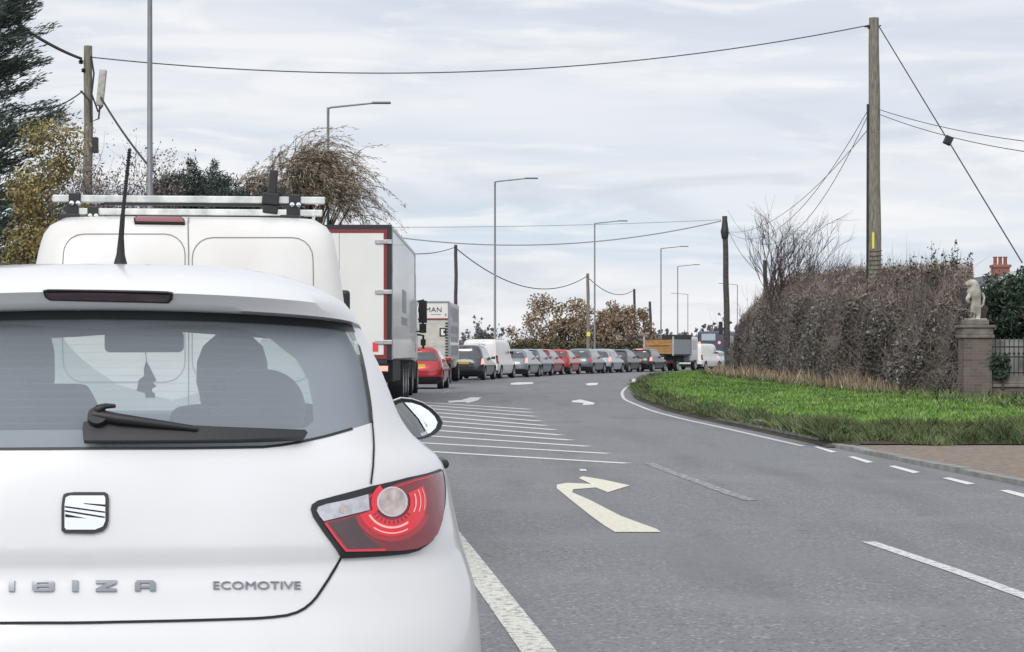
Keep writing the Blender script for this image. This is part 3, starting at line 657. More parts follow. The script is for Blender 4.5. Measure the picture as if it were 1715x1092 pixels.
for s_ in (1, -1):
    h_ = MB(); h_.box(*sorted((s_*.84, s_*.962)), -.012, .14, .80, 1.465); o = h_.build('tail_lamp', 'lamp_silver', van, bevel=.012)
    h_ = MB(); h_.prism([(s_*.865, 1.445), (s_*.95, 1.445), (s_*.945, 1.39), (s_*.91, 1.36)], -.024, -.012, lambda p, q, h: (p, h, q)); h_.build('lit_lens', 'lamp_lit', o)
    h_ = MB(); h_.box(*sorted((s_*.93, s_*1.045)), 3.9, 4.02, 1.50, 1.735); h_.box(min(s_*.8, s_*1.02), max(s_*.8, s_*1.02), 3.95, 4.0, 1.50, 1.56); h_.build('door_mirror', 'black_plastic', van, bevel=.03)
    vs, fs = V.surf([(V.a_of(v, z), z) for v, z in ((3.05,1.25),(4.0,1.22),(3.62,1.78),(3.05,1.80))], (), (.06,.05), off=.004, mirror=False)
    if s_ < 0: vs = [(-x, y, z) for x, y, z in vs]; fs = [tuple(reversed(f)) for f in fs]
    mk('side_window', [(vs, fs)], 'dark_glass', van, 50)
    for y in (.95, 4.0): wheel_parts(van, s_*.87, y, .33, .21, s_)
mk('windscreen', [V.surf([(3, 1.92), (2.35, 1.88), (2.25, 1.35), (3, 1.30)], (), (.06, .05), off=.004)], 'dark_glass', van, 50)
h_ = MB(); h_.box(-.8,.8,.2,4.6,.25,.6); h_.build('underbody', 'gap', van)
rack = thing('roof_rack', 'silver roof bars with black clamps and an upright stop on the white van', 'roof rack', (VX, VY, 0), -VT)
ZB = 2.155
for y, x0, x1 in ((.42,-.80,.80), (1.55,-.78,.80), (2.7,-.78,.78)):
    h_ = MB(); h_.box(x0, x1, y-.03, y+.03, ZB-.012, ZB+.03); h_.build('bar', mat('bar_metal', (.62,.64,.62), .5, metal=.3, var=.2, vs=12), rack, bevel=.006)
    h_ = MB(); h_.box(x0+.3, x1-.12, y-.022, y+.022, ZB-.028, ZB-.012); h_.build('bar_insert', 'black_plastic', rack)
    for x in (-.67, .62):
        h_ = MB(); h_.box(x-.035, x+.035, y-.045, y+.045, ZB-.03, ZB+.042); h_.box(x-.05, x+.02, y-.04, y+.04, ZB-.10, ZB-.02); h_.box(x-.09, x+.03, y-.05, y+.05, 2.03, ZB-.08)
        o = h_.build('clamp', 'black_plastic', rack, bevel=.008)
        h_ = MB(); h_.lathe([(.001,-.012),(.014,-.01),(.014,0)], (x-.016, y-.045, ZB-.02), 'Y', 10); h_.lathe([(.001,-.012),(.014,-.01),(.014,0)], (x+.022, y-.045, ZB-.02), 'Y', 10); h_.build('bolt', 'chrome', o)
h_ = MB(); M = Matrix.Translation((.475,.42,ZB)) @ Matrix.Rotation(R(6), 4, 'Y'); h_.box(-.05,.05,-.05,.05,-.02,.05,M); h_.box(-.022,.028,-.03,.03,.04,.19,M); h_.box(.05,.068,-.02,.02,.04,.10,M); h_.box(-.04,.05,-.04,.04,-.07,-.02,M)
h_.build('load_stop', 'black_plastic', rack, bevel=.008)
# ------------------------------------------------------------------ ground, road and markings
EDGE = pchip([(-20,6.2),(0,5.55),(10,5.1),(18.5,4.54),(28,3.91),(35.6,3.49),(40.5,3.2),(47,3.02),(54.7,3.03),(62.5,3.3),(75.4,4.1),(91,5.4),(115,8.0),(135,11.2),(160,16.5),(200,27),(260,46)])
LEFT = pchip([(-20,-3.3),(0,-3.3),(26,-4.9),(50,-6.3),(75,-6.0),(95,-5.0),(115,-2.9),(135,.6),(160,6.0),(200,16),(260,34)])
def ground_mat(name, c1, c2, vs, c3=None, bump=.4, bs=20):
    return mat(name, c1, .95, var=.1, vs=vs, col2=c2, bump=bump, bs=bs, spec=.2)
def asphalt():
    m = bpy.data.materials.new('asphalt'); m.use_nodes = True; t = m.node_tree; b = t.nodes['Principled BSDF']
    co = N('ShaderNodeTexCoord', t); g = N('ShaderNodeNewGeometry', t)
    def noise(sc, det, v=None, dist=0):
        n = N('ShaderNodeTexNoise', t); n.inputs['Scale'].default_value = sc; n.inputs['Detail'].default_value = det; n.inputs['Distortion'].default_value = dist
        t.links.new(v if v else co.outputs['Object'], n.inputs['Vector']); return n.outputs['Fac']
    def rng_(f, a, b_, c, d, kind='LINEAR'):
        r = N('ShaderNodeMapRange', t, interpolation_type=kind); t.links.new(f, r.inputs[0])
        for i, v in enumerate((a, b_, c, d)): r.inputs[i+1].default_value = v
        return r.outputs[0]
    vor = N('ShaderNodeTexVoronoi', t); vor.inputs['Scale'].default_value = 62; t.links.new(co.outputs['Object'], vor.inputs['Vector'])
    st = N('ShaderNodeSeparateColor', t); t.links.new(vor.outputs['Color'], st.inputs[0])
    c = mixc((.15,.154,.163), (.245,.248,.253), rng_(st.outputs[0], 0, 1, 0, 1), tree=t)
    c = mixc(c, (.42,.42,.41), rng_(st.outputs[1], .955, .975, 0, .8), tree=t)      # pale chippings
    c = mixc(c, (.07,.07,.075), rng_(st.outputs[2], .93, .96, 0, .75), tree=t)
    mp = N('ShaderNodeMapping', t); mp.inputs['Scale'].default_value = (1, .09, 1); mp.inputs['Rotation'].default_value = (0, 0, R(-5)); t.links.new(co.outputs['Object'], mp.inputs[0])
    c = mixc(c, (.125,.128,.135), rng_(noise(1.6, 3, mp.outputs[0]), .48, .68, 0, .5), tree=t)    # wheel-worn bands along the road
    c = mixc(c, (.27,.27,.275), rng_(noise(.55, 4), .52, .72, 0, .5), tree=t)
    c = mixc(c, (.09,.09,.095), rng_(noise(3.3, 4), .66, .74, 0, .45), tree=t)     # small oil stains
    # dust and grit lying along the right edge
    c = mixc(c, (.20,.205,.215), rng_(noise(.22, 2), .48, .62, 0, .5), tree=t)
    c = mixc(c, (.24,.24,.24), rng_(noise(7, 8, None, 2.5), .62, .70, 0, .28), tree=t)
    t.links.new(c, b.inputs['Base Color']); b.inputs['Roughness'].default_value = .82; b.inputs['Specular IOR Level'].default_value = .35
    bp = N('ShaderNodeBump', t); bp.inputs['Strength'].default_value = .55; bp.inputs['Distance'].default_value = .008
    t.links.new(vor.outputs['Distance'], bp.inputs['Height']); t.links.new(bp.outputs[0], b.inputs['Normal'])
    MATS['asphalt'] = m
asphalt()
def paint(name, col, wear, scale=9):
    m = bpy.data.materials.new(name); m.use_nodes = True; t = m.node_tree; b = t.nodes['Principled BSDF']
    co = N('ShaderNodeTexCoord', t); n = N('ShaderNodeTexNoise', t); n.inputs['Scale'].default_value = scale; n.inputs['Detail'].default_value = 8; n.inputs['Roughness'].default_value = .75
    t.links.new(co.outputs['Object'], n.inputs['Vector']); r = N('ShaderNodeMapRange', t); t.links.new(n.outputs['Fac'], r.inputs[0])
    r.inputs[1].default_value = wear-.04; r.inputs[2].default_value = wear+.05
    v = N('ShaderNodeTexVoronoi', t); v.inputs['Scale'].default_value = 62; t.links.new(co.outputs['Object'], v.inputs['Vector']); sp = N('ShaderNodeSeparateColor', t); t.links.new(v.outputs['Color'], sp.inputs[0])
    r2 = N('ShaderNodeMapRange', t); t.links.new(sp.outputs[0], r2.inputs[0]); r2.inputs[3].default_value = .8; r2.inputs[4].default_value = 1.08
    s_ = N('ShaderNodeVectorMath', t, operation='SCALE'); s_.inputs[0].default_value = col; t.links.new(r2.outputs[0], s_.inputs['Scale'])
    t.links.new(mixc((.19,.193,.20), s_.outputs[0], r.outputs[0], tree=t), b.inputs['Base Color']); b.inputs['Roughness'].default_value = .75; MATS[name] = m
paint('paint_white', (.72,.72,.69), .33); paint('paint_cream', (.74,.70,.58), .30); paint('paint_worn', (.50,.50,.50), .545, 14); paint('paint_chipped', (.66,.66,.65), .42, 18); paint('paint_speckled', (.66,.65,.58), .44, 22)
ground_mat('field', (.075,.085,.03), (.11,.095,.05), .3, bs=6)
ground_mat('grass_soil', (.045,.085,.018), (.06,.065,.03), 1.2)
ground_mat('mud', (.06,.05,.036), (.11,.10,.085), 6)
ground_mat('gravel', (.30,.25,.205), (.19,.16,.135), 13, bump=.6, bs=60)
ground_mat('concrete', (.34,.34,.32), (.22,.225,.21), 4)
b_ = MB(); n = 40
xs = np.linspace(-1500, 1500, n); vs = [(x, y, 0) for y in np.linspace(-60, 3000, n) for x in xs]
b_.add(vs, [(j*n+i, j*n+i+1, (j+1)*n+i+1, (j+1)*n+i) for j in range(n-1) for i in range(n-1)])
tag(b_.build('ground', 'field'), kind='structure')
def ribbon(name, f0, f1, ys, z0, z1, m, kind='structure', sub=1):
    b = MB(); vs = []; fs = []
    for y in ys:
        a, c = f0(y), f1(y)
        for j in range(sub+1): vs.append((a+(c-a)*j/sub, y, z0+(z1-z0)*j/sub))
    w = sub+1
    for i in range(len(ys)-1):
        for j in range(sub): fs.append((i*w+j, i*w+j+1, (i+1)*w+j+1, (i+1)*w+j))
    b.add(vs, fs); return tag(b.build(name, m), kind=kind)
ys = np.concatenate([np.arange(-20, 120, 2), np.arange(120, 261, 5)])
ribbon('road', lambda y: float(LEFT(y))-.2, lambda y: float(EDGE(y))+.32, ys, .004, .004, 'asphalt')
def mark(name, polys, m, z=.009, px=True):
    b = MB()
    for p in polys:
        q = [G(x, y) for x, y in p] if px else [Vector((x, y, 0)) for x, y in p]
        tr = geometry.tessellate_polygon([[Vector((v.x, v.y, 0)) for v in q]])
        b.add([(v.x, v.y, z) for v in q], [tuple(t) for t in tr])
    return tag(b.build(name, m), kind='structure')
def line(name, pts, w, m, z=.008):
    vs = []; fs = []
    for i, p in enumerate(pts):
        a = pts[max(i-1, 0)]; c = pts[min(i+1, len(pts)-1)]; dx, dy = c[0]-a[0], c[1]-a[1]; L = math.hypot(dx, dy); nx, ny = -dy/L*w/2, dx/L*w/2
        vs += [(p[0]-nx, p[1]-ny, z), (p[0]+nx, p[1]+ny, z)]
    fs = [(2*i, 2*i+1, 2*i+3, 2*i+2) for i in range(len(pts)-1)]
    return tag(MB().add(vs, fs).build(name, m), kind='structure')
line('edge_line', [(float(EDGE(y)), y) for y in np.concatenate([np.arange(28, 120, 1.5), np.arange(120, 200, 4)])], .09, 'paint_chipped')
for p in ([(1362,749),(1370,749),(1402,758),(1392,759)], [(1420,766),(1430,765.5),(1463,775),(1452,776.5)], [(1488,782),(1498,781),(1541,792),(1530,794)], [(1578,802),(1590,801),(1634,811.5),(1620,813)], [(1674,823),(1688,822),(1745,836),(1730,839)]):
    mark('give_way_dash', [p], 'paint_white')
line('lane_line', [(G(790,938).x-.02+(.35*t-.0), 12.65-3.4*t-0) for t in np.linspace(0, 2.6, 10)] if False else [(-.315+.0945*(12.6-y)+.06, y) for y in np.arange(34, 3, -1)], .15, 'paint_speckled')
# diagonal hatching between the lanes
he = [((735,758),(1051,777)), ((716,743),(1019,760.5)), ((722,731),(986,748.5)), ((730,721.5),(957,738)), ((735,713),(941,729.5)), ((738,706),(929,720.5)), ((741,699),(914,713.5)), ((742,692.5),(905,706)), ((740,686.5),(897,698)), ((738,681),(891,691.5)), ((735,676),(887,686))]
for (a, c) in he:
    p, q = G(*a), G(*c); dr = (q-p).normalized(); p = p-dr*1.1
    line('hatch_stripe', [(p.x, p.y), (q.x, q.y)], .17, 'paint_white')
mark('turn_arrow', [[(1030,893),(1107,893),(1100,888),(1040,866),(988,839),(958,826),(960,821),(998,818),(1018,826),(1055,814.5),(1012,805),(976,799),(969,802),(990,812),(950,810),(933,813),(932,819),(960,842),(990,866),(1012,882)]], 'paint_cream')
mark('worn_patch', [[(970,787),(981,787),(983,790),(972,790)]], 'paint_white')
mark('straight_arrow', [[(957,672),(972,669.5),(982,672),(996,675),(994,678),(975,679),(978,675.5),(958,674)]], 'paint_white')
mark('bend_arrow', [[(750,672),(772,670.5),(788,666),(806,666),(800,671),(783,675.5),(779,673.5),(752,675)]], 'paint_white')
mark('far_dash', [[(855,642),(868,640.5),(893,640.5),(893,643),(870,644.5),(856,644.5)]], 'paint_white')
mark('far_dash', [[(980,643),(990,641.5),(1002,641.5),(1000,645),(985,646)]], 'paint_white')
mark('far_dash', [[(735,659),(752,654),(757,655),(742,660)]], 'paint_worn')
cl = [G(x, y) for x, y in [(1052,767),(1087,777),(1125,792),(1170,808),(1215,825),(1258,839)]]
line('centre_dash', [(p.x, p.y) for p in cl[1:]], .12, 'paint_worn')
cl = [G(x, y) for x, y in [(1455,909),(1520,931),(1600,958),(1680,987),(1760,1016)]]
line('centre_dash', [(p.x, p.y) for p in cl], .095, 'paint_chipped')
# right-hand verge: kerb, muddy rim, drive and grass
tip = lambda y: float(EDGE(y))+.30
ysv = np.concatenate([np.arange(28.6, 120, 1.2), np.arange(120, 200, 5)])
ribbon('verge_rim', lambda y: tip(y), lambda y: tip(y)+.55, ysv, .01, .20, 'mud', sub=2)
ribbon('verge', lambda y: tip(y)+.5, lambda y: tip(y)+60, ysv, .19, .25, 'grass_soil', sub=6)
def vz(x, y): return .21
x0_ = tip(28.6); b_ = MB(); b_.add([(x0_,28.59,0),(x0_+.62,28.59,0),(x0_+.62,28.59,.2),(x0_,28.59,.015)], [(0,1,2,3)]); b_.add([(x0_-.02,27.6,.012),(4.6,27.6,.045),(4.6,28.62,.19),(x0_-.02,28.62,.03)], [(0,1,2,3)]); b_.add([(4.55, 27.7, .052), (70, 27.7, .052), (70, 28.65, .215), (4.45, 28.65, .215)], [(0,1,2,3)]); tag(b_.build('verge_bank', 'mud'), kind='structure')
ribbon('gravel_drive', lambda y: float(EDGE(y))+.46, lambda y: float(EDGE(y))+60, np.arange(-20, 28.4, 2), .035, .05, 'gravel', sub=4)
ribbon('left_verge', lambda y: float(LEFT(y))-60, lambda y: float(LEFT(y))-.35, ys, .12, .1, 'grass_soil', sub=4)
def kerb(name, f, y0, y1, h, w=.13, step=.9):
    b = MB(); y = y0
    while y < y1:
        y2 = min(y+step-.012, y1); dx = f(y2)-f(y)
        vs = [(f(y), y, 0), (f(y)+w, y, 0), (f(y2)+w, y2, 0), (f(y2), y2, 0)]; j = rng.uniform(-.008, .008)
        vs += [(a, c, h+j) for a, c, _ in vs]; b.add(vs, [(4,5,6,7), (0,4,7,3), (1,2,6,5), (0,1,5,4), (3,7,6,2)]); y += step
    return tag(b.build(name, 'concrete', bevel=.012), kind='structure')
kerb('kerb', lambda y: float(EDGE(y))+.33, -8, 28, .055)
kerb('kerb', lambda y: float(EDGE(y))+.40, 29, 38, .17, .10)
kerb('kerb', lambda y: float(EDGE(y))+.31, 62, 120, .12)
kerb('kerb', lambda y: float(LEFT(y))-.33, 0, 120, .12)
# grass, one sheet of blades that nobody could count
def in_verge(n, y0, y1, x0, x1, bias=1.0):
    y = y0+(y1-y0)*rng.random(n)**bias; x = np.array([tip(v) for v in y])+x0+(x1-x0)*rng.random(n); return x, y
hedge_x = pchip([(20,11.2),(48,10.9),(60,10.6),(80,10.5),(100,10.8),(112,11.8),(118,14)])
mat('grass_green', (0,0,0), .7, island=[(.04,.11,.015),(.09,.20,.025),(.15,.28,.045),(.26,.29,.11)], var=.45, vs=.7)
mat('grass_dull', (0,0,0), .8, island=[(.035,.06,.015),(.06,.11,.028),(.10,.13,.05),(.19,.17,.10)], var=.5, vs=1.3)
mat('grass_dry', (0,0,0), .9, island=[(.16,.12,.075),(.30,.23,.15),(.42,.34,.24),(.22,.15,.10)], var=.2, vs=1)
n = 110000; x, y = in_verge(n, 28.2, 116, .35, 8.6, 1.5); k = (x < hedge_x(y)+.6) & (x < 14); x, y = x[k], y[k]; n = len(x)
rim = (x-np.array([tip(v) for v in y]) < .55) | (y < 29.6)
hgt = rng.uniform(.045, .10, n)*(1+.35*np.sin(x*2.3+y*.9)*np.sin(y*1.7)); Z = np.full(n, .20)
def blades(name, x, y, z, h, w, m, lean=.35):
    n = len(x); Pn = np.stack([x, y, z], 1); A = np.stack([rng.normal(0, lean, n), rng.normal(0, lean, n), np.ones(n)], 1)*h[:, None]
    th = rng.uniform(0, PI, n); B = np.stack([np.cos(th), np.sin(th)*.5, 0*th], 1)*w[:, None]; return tag(quads(name, Pn, A, B, m, None, True), kind='stuff')
blades('grass', x[~rim], y[~rim], Z[~rim], hgt[~rim], .006+.00035*y[~rim], 'grass_green', .5)
xr, yr = in_verge(26000, 28.3, 110, .02, .72, 1.6); blades('rough_grass', xr, yr, np.full(len(xr), .10), rng.uniform(.06, .19, len(xr))*(1+.6*np.sin(yr*2.1)*np.sin(yr*.83+xr*2)), .006+.0003*yr, 'grass_dull', .8)
xf = 4.15+rng.random(24000)**1.3*7; yf = 27.75+.22*np.sin(xf*1.9)+.15*np.sin(xf*5.3)+rng.random(24000)*1.9; blades('rough_grass', xf, yf, np.clip(.05+.17*(yf-27.7), .05, .2), rng.uniform(.04, .15, 24000)*(1+.7*np.sin(xf*3.1+yf*2)*np.sin(xf*7.7+1)), np.full(24000, .010), 'grass_dull', .8)
n = 5200; yd = 52.5+ (104-50.6)*rng.random(n)**1.2; xd = hedge_x(yd)-rng.uniform(-.5, 1.3, n)**1.0; hd = rng.uniform(.15, .75, n)*(.5+.5*np.sin(yd*.9)*np.sin(yd*.37+1)+.2*np.sin(yd*3.3)); k = hd > .12
xq, yq = in_verge(16000, 30, 112, 2, 8.8, 1.4); kq = (xq > hedge_x(yq)-1.7) & (xq < hedge_x(yq)+.8); blades('rough_grass', xq[kq], yq[kq], np.full(kq.sum(), .18), rng.uniform(.06, .30, kq.sum()), .012+.0003*yq[kq], 'grass_dull', .9)
blades('dry_grass', xd[k], yd[k], np.full(k.sum(), .2), hd[k], .012+.0003*yd[k], 'grass_dry', .28)
x, y = rng.uniform(-13, -5, 14000), rng.uniform(8, 90, 14000); k = x < LEFT(y)-.4; blades('grass', x[k], y[k], np.full(k.sum(), .1), rng.uniform(.08, .25, k.sum()), np.full(k.sum(), .02), 'grass_dull', .5)

# ------------------------------------------------------------------ plants
mat('bark', (.085,.065,.05), .95, var=.3, vs=20, bump=.5, bs=30)
mat('bark_grey', (.13,.115,.10), .95, var=.3, vs=20, bump=.5, bs=30)
mat('twig', (.075,.055,.055), .95)
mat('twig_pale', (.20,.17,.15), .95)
def LM(name, cols, var=.25, vs=2.0): return mat(name, (0,0,0), .75, island=cols, var=var, vs=vs, spec=.3)
LM('leaf_cypress', [(.035,.055,.05),(.06,.09,.08),(.11,.14,.12),(.22,.25,.22)])
LM('leaf_autumn', [(.12,.10,.05),(.26,.20,.08),(.40,.32,.12),(.16,.15,.07),(.24,.17,.10)])
LM('leaf_hawthorn', [(.09,.075,.07),(.17,.13,.12),(.26,.21,.19),(.08,.08,.07)])
LM('leaf_pine', [(.02,.03,.028),(.045,.06,.052),(.085,.105,.09)])
LM('leaf_willow', [(.16,.13,.09),(.30,.24,.18),(.42,.35,.27),(.13,.115,.08)])
LM('leaf_oak', [(.17,.12,.085),(.36,.25,.17),(.27,.21,.12),(.14,.115,.095),(.43,.33,.25)])
LM('leaf_hedge', [(.045,.042,.040),(.105,.096,.09),(.18,.16,.15),(.09,.10,.07),(.33,.30,.28)], .42, .5)
LM('leaf_hedge_top', [(.13,.10,.085),(.25,.185,.16),(.38,.31,.27),(.12,.10,.085)], .35, .6)
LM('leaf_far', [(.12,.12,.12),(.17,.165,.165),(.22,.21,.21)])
LM('leaf_low', [(.06,.065,.035),(.10,.10,.055),(.14,.12,.07),(.05,.05,.03)])
LM('leaf_weed', [(.05,.06,.03),(.09,.09,.05),(.14,.12,.08)])
LIM = [2.4]
def branch(b, p, d, L, r, depth, tips, spread=.5, wind=(0,0,0), seg=4, kids=(2, 4), n=5):
    pts = [p]; q = p.copy(); dd = d.copy()
    for i in range(seg):
        dd = (dd+Vector(rng.normal(0, .12, 3))+Vector(wind)).normalized(); q = q+dd*L/seg; pts.append(q.copy())
    if abs(q.x) > LIM[0]: return
    b.tube(pts, list(np.linspace(r, r*.55, seg+1)), n, False); tips.append((q.copy(), dd.copy(), depth))
    if depth > 0:
        for k in range(int(rng.integers(kids[0], kids[1]+1))):
            t = rng.uniform(.35, 1.0); i = min(int(t*seg), seg-1); s0 = pts[i].lerp(pts[i+1], t*seg-i)
            nd = (dd+Vector(rng.normal(0, spread, 3))).normalized(); branch(b, s0, nd, L*rng.uniform(.5, .8), r*.55, depth-1, tips, spread, wind, seg, kids, max(3, n-1))
def tree(name, label, cat, loc, h, tr, crown_m, leafmat, clumps, nleaf, L, W, group=None, bark='bark', lean=0, flat=1.0, up=0, fall=None, limbs=7, th=.25):
    t = thing(name, label, cat, loc, 0, group); b = MB(); tips = []
    b.tube([(0,0,-.2),(lean*.2*h*.3,0,h*th*.5),(lean*.1*h,0,h*th),(lean*.3*h,0,h*.6)], [tr*1.25,tr,tr*.85,tr*.4], 9)
    cs = clumps(h)
    for c, r in cs[:limbs*4]:
        if rng.random() < limbs/len(cs[:limbs*4])*1.6:
            s0 = Vector((lean*.1*h, 0, h*th*rng.uniform(.8, 1.6))); e = Vector(c); m1 = s0.lerp(e, .5)+Vector(rng.normal(0, .06*h, 3)); b.tube([s0, m1, e], [tr*.45, tr*.28, tr*.1], 6, False)
            for _ in range(4): e2 = e+Vector(rng.normal(0, r*.6, 3)); b.tube([e.lerp(m1, .3), e2], [tr*.12, tr*.04], 4, False)
    b.build('trunk', bark, t, 60)
    w = np.array([r**2 for _, r in cs]); w /= w.sum(); idx = rng.choice(len(cs), nleaf, p=w)
    cc = np.array([c for c, _ in cs])[idx]; rr = np.array([r for _, r in cs])[idx]
    d = rdir(nleaf); rad = rr*rng.random(nleaf)**.55*1.15; Pn = cc+d*rad[:, None]*np.array([1, 1, flat]); Pn = Pn[Pn[:, 2] > .05]
    leaves('crown', Pn, L, W, leafmat, t, up=up)
    return t
def blob(cx, cz, rx, rz, n, r0, r1, ry=None, y0=0):
    def f(h):
        o = []
        for _ in range(n):
            d = rdir(1)[0]; k = rng.random()**.4; o.append(((cx+d[0]*rx*k, y0+d[1]*(ry or rx)*k, cz+d[2]*rz*k), rng.uniform(r0, r1)))
        return o
    return f
# big cypress at the left edge: flat fanned sprays on up-swept limbs
def cypress(label, px, d, h, rmax, zc, nb=420):
    loc = ((px-CX)*d/FP, d, 0); t = thing('cypress_tree', label, 'tree', loc); b = MB(); b.tube([(0,0,-.2),(0,0,h*.5),(0,0,h*.97)], [.22,.13,.02], 9); Pn = []; Dn = []
    for _ in range(nb):
        z = rng.uniform(.4, h*.98); f = (1-(z/h))**.55; rm = rmax*f*rng.uniform(.65, 1.15)+.15; a = rng.uniform(0, 2*PI)
        e = Vector((math.cos(a)*rm, math.sin(a)*rm, rm*.38)); s0 = Vector((0, 0, z)); pts = [s0, s0+e*.5+Vector((0,0,-.04)), s0+e]; b.tube(pts, [.02,.012,.004], 4, False)
        m = 270; tt = rng.uniform(.25, 1.05, m); base = np.array(s0)+np.outer(tt, np.array(e)); sd_ = np.array([-math.sin(a), math.cos(a), 0])
        off = rng.normal(0, 1, m)*(.30-.16*tt)*min(1, rm); Pn.append(base+np.outer(off, sd_)+rng.normal(0, .035, (m, 3))); dd = np.array(e.normalized())+np.outer(np.sign(off)*.6, sd_)+rng.normal(0, .3, (m, 3)); dd[:, 2] += .1; Dn.append(dd/np.linalg.norm(dd, axis=1, keepdims=True))
    b.build('trunk', 'bark', t, 60); Pn = np.concatenate(Pn); Dn = np.concatenate(Dn); leaves('crown', Pn, .105, .02, 'leaf_cypress', t, D=Dn); return t
cypress('tall dark green cypress at the left edge with feathery side sprays', -75, 30, 9.5, 1.75, 0)
tree('autumn_shrub', 'tall shrub with yellow and gold autumn leaves behind the cypress', 'shrub', ((88-CX)*27/FP, 27, 0), 4.2, .05, None, 'leaf_autumn', blob(-.05, 2.1, .62, 2.05, 120, .12, .34), 34000, .05, .028)
tree('autumn_shrub', 'dark green and brown undergrowth shrub below the gold shrub at the left', 'shrub', ((40-CX)*25/FP, 25, 0), 2.3, .06, None, 'leaf_low', blob(0, 1.2, .7, 1.2, 40, .15, .3), 9000, .06, .03)
def bare(name, label, px, d, h, n, spread, wind, m='twig', leafmat=None, nl=0, width=1.0, L=.09, depth=4, r=.028, kids=(2,3)):
    t = thing(name, label, 'shrub', ((px-CX)*d/FP, d, 0)); b = MB(); tips = []
    for _ in range(n):
        p = Vector((rng.normal(0, .4*width), rng.normal(0, .3*width), 0)); branch(b, p, Vector((rng.normal(0, .22*width), rng.normal(0, .2), 1)).normalized(), h*.5, r, depth, tips, spread, wind, 4, kids, 5)
    b.build('stems', m, t)
    if leafmat:
        tp = [q for q in tips if q[2] <= 1]; ix = rng.integers(0, len(tp), nl); Pn = np.array([tuple(tp[i][0]) for i in ix])+rng.normal(0, .09, (nl, 3)); leaves('foliage', Pn, L, L*.6, leafmat, t)
    return t
LIM[0] = 1.7
bare('hawthorn_bush', 'thin grey-brown hawthorn with sparse leaves around the left wooden pole', 180, 50, 6.0, 26, .5, (.01,0,.03), 'twig', 'leaf_hawthorn', 15000, 1.5, L=.06, r=.045, kids=(3,4))
LIM[0] = .95
bare('hawthorn_bush', 'twiggy hawthorn beside the nearest lamp column, right of the left wooden pole', 238, 46, 4.7, 16, .45, (.01,0,.03), 'twig', 'leaf_hawthorn', 8000, .9, L=.06, r=.04, kids=(3,4))
LIM[0] = 2.4
tree('pine_tree', 'dark blue-green pine rising behind the white van roof bars', 'tree', ((335-CX)*58/FP, 58, 0), 6.5, .14, None, 'leaf_pine', lambda h: [((rng.uniform(-1.15, .85), rng.normal(0, .5), z), rng.uniform(.2, .34)) for z in rng.uniform(4.6, 6.0, 90)]+[((-.22,0,6.3),.22),((-.24,0,6.55),.14),((.38,0,6.25),.22),((.4,0,6.5),.13),((-.6,0,6.1),.2),((.1,0,6.0),.3),((.7,0,6.0),.2)], 30000, .16, .028, up=.9)
tree('pine_tree', 'low dark pine between the tall pine and the willow, behind the roof bars', 'tree', ((425-CX)*60/FP, 60, 0), 5.6, .12, None, 'leaf_pine', blob(0, 4.7, 1.0, 1.35, 60, .18, .34), 18000, .16, .028, up=.9)
# willow: long whippy strands blown to the right
def willow(lb, px, d, k_, top0, ns):
    t = thing('willow_tree', lb, 'tree', ((px-CX)*d/FP, d, 0)); b = MB(); b.tube([(0,0,-.2),(.05,0,2.5),(.1,0,5)], [.25,.2,.12], 9); Pn = []; Dn = []; hp = []
    for i in range(ns):
        a = rng.uniform(0, 2*PI); r0 = k_*rng.uniform(0, 1.75)*(1 if math.cos(a) > 0 else .85); x, y = r0*math.cos(a)+.15, r0*math.sin(a); top = top0-.35/k_*(x-0)**2-.2*y*y+rng.uniform(-.8, .5); p = Vector((x, y, top)); L = rng.uniform(1.0, 2.6)*k_; dv = Vector((rng.uniform(-.1, .8), rng.normal(0, .2), rng.uniform(.0, .8))).normalized(); pts = [p]
        for s_ in range(9):
            dv = (dv+Vector((.06, 0, -.24))).normalized(); pts.append(pts[-1]+dv*L/9)
        b.tube(pts, list(np.linspace(.014, .004, 10)), 3, False)
        if i % 6 == 0: b.tube([(.05,0,rng.uniform(2.2, 4)), ((x*.5, y*.5, top*.75)), p], [.09,.05,.015], 5, False)
        for k in range(46):
            tt = rng.uniform(0, 8.99); j = int(tt); q = pts[j].lerp(pts[j+1], tt-j)+Vector(rng.normal(0, .05, 3)); Pn.append(tuple(q)); Dn.append(tuple((pts[j+1]-pts[j]).normalized()+Vector(rng.normal(0, .35, 3))))
    b.build('trunk', 'bark', t); Dn = np.array(Dn); Dn /= np.linalg.norm(Dn, axis=1, keepdims=True); leaves('crown', np.array(Pn), .16, .024, 'leaf_willow', t, D=Dn)
willow('brown willow with long drooping strands blown to the right beside the lorry', 505, 72, 1, 7.6, 360)
willow('smaller pale willow between the dark pines and the big willow', 425, 76, .72, 7.2, 190)
tree('oak_tree', 'spreading brown-leaved oak behind the left end of the far low hedge', 'tree', ((945-CX)*170/FP, 170, 0), 6.3, .22, None, 'leaf_oak', blob(-.1, 3.1, 4.5, 2.7, 70, .3, .95, 2.4), 11500, .2, .14, 'autumn oaks beyond the queue', th=.2, limbs=14)
tree('oak_tree', 'golden-brown oak right of the white lamp column, behind the queue', 'tree', ((1042-CX)*172/FP, 172, 0), 5.8, .2, None, 'leaf_oak', blob(-.2, 3.1, 3.2, 2.3, 50, .3, .85, 2), 8200, .2, .14, 'autumn oaks beyond the queue', th=.2, limbs=12)
tree('far_shrub', 'brown rounded bush at the right foot of the golden oak', 'shrub', ((1060-CX)*160/FP, 160, 0), 2.6, .08, None, 'leaf_hedge_top', blob(0, 1.5, 1.4, 1.1, 24, .35, .6), 2600, .26, .16)
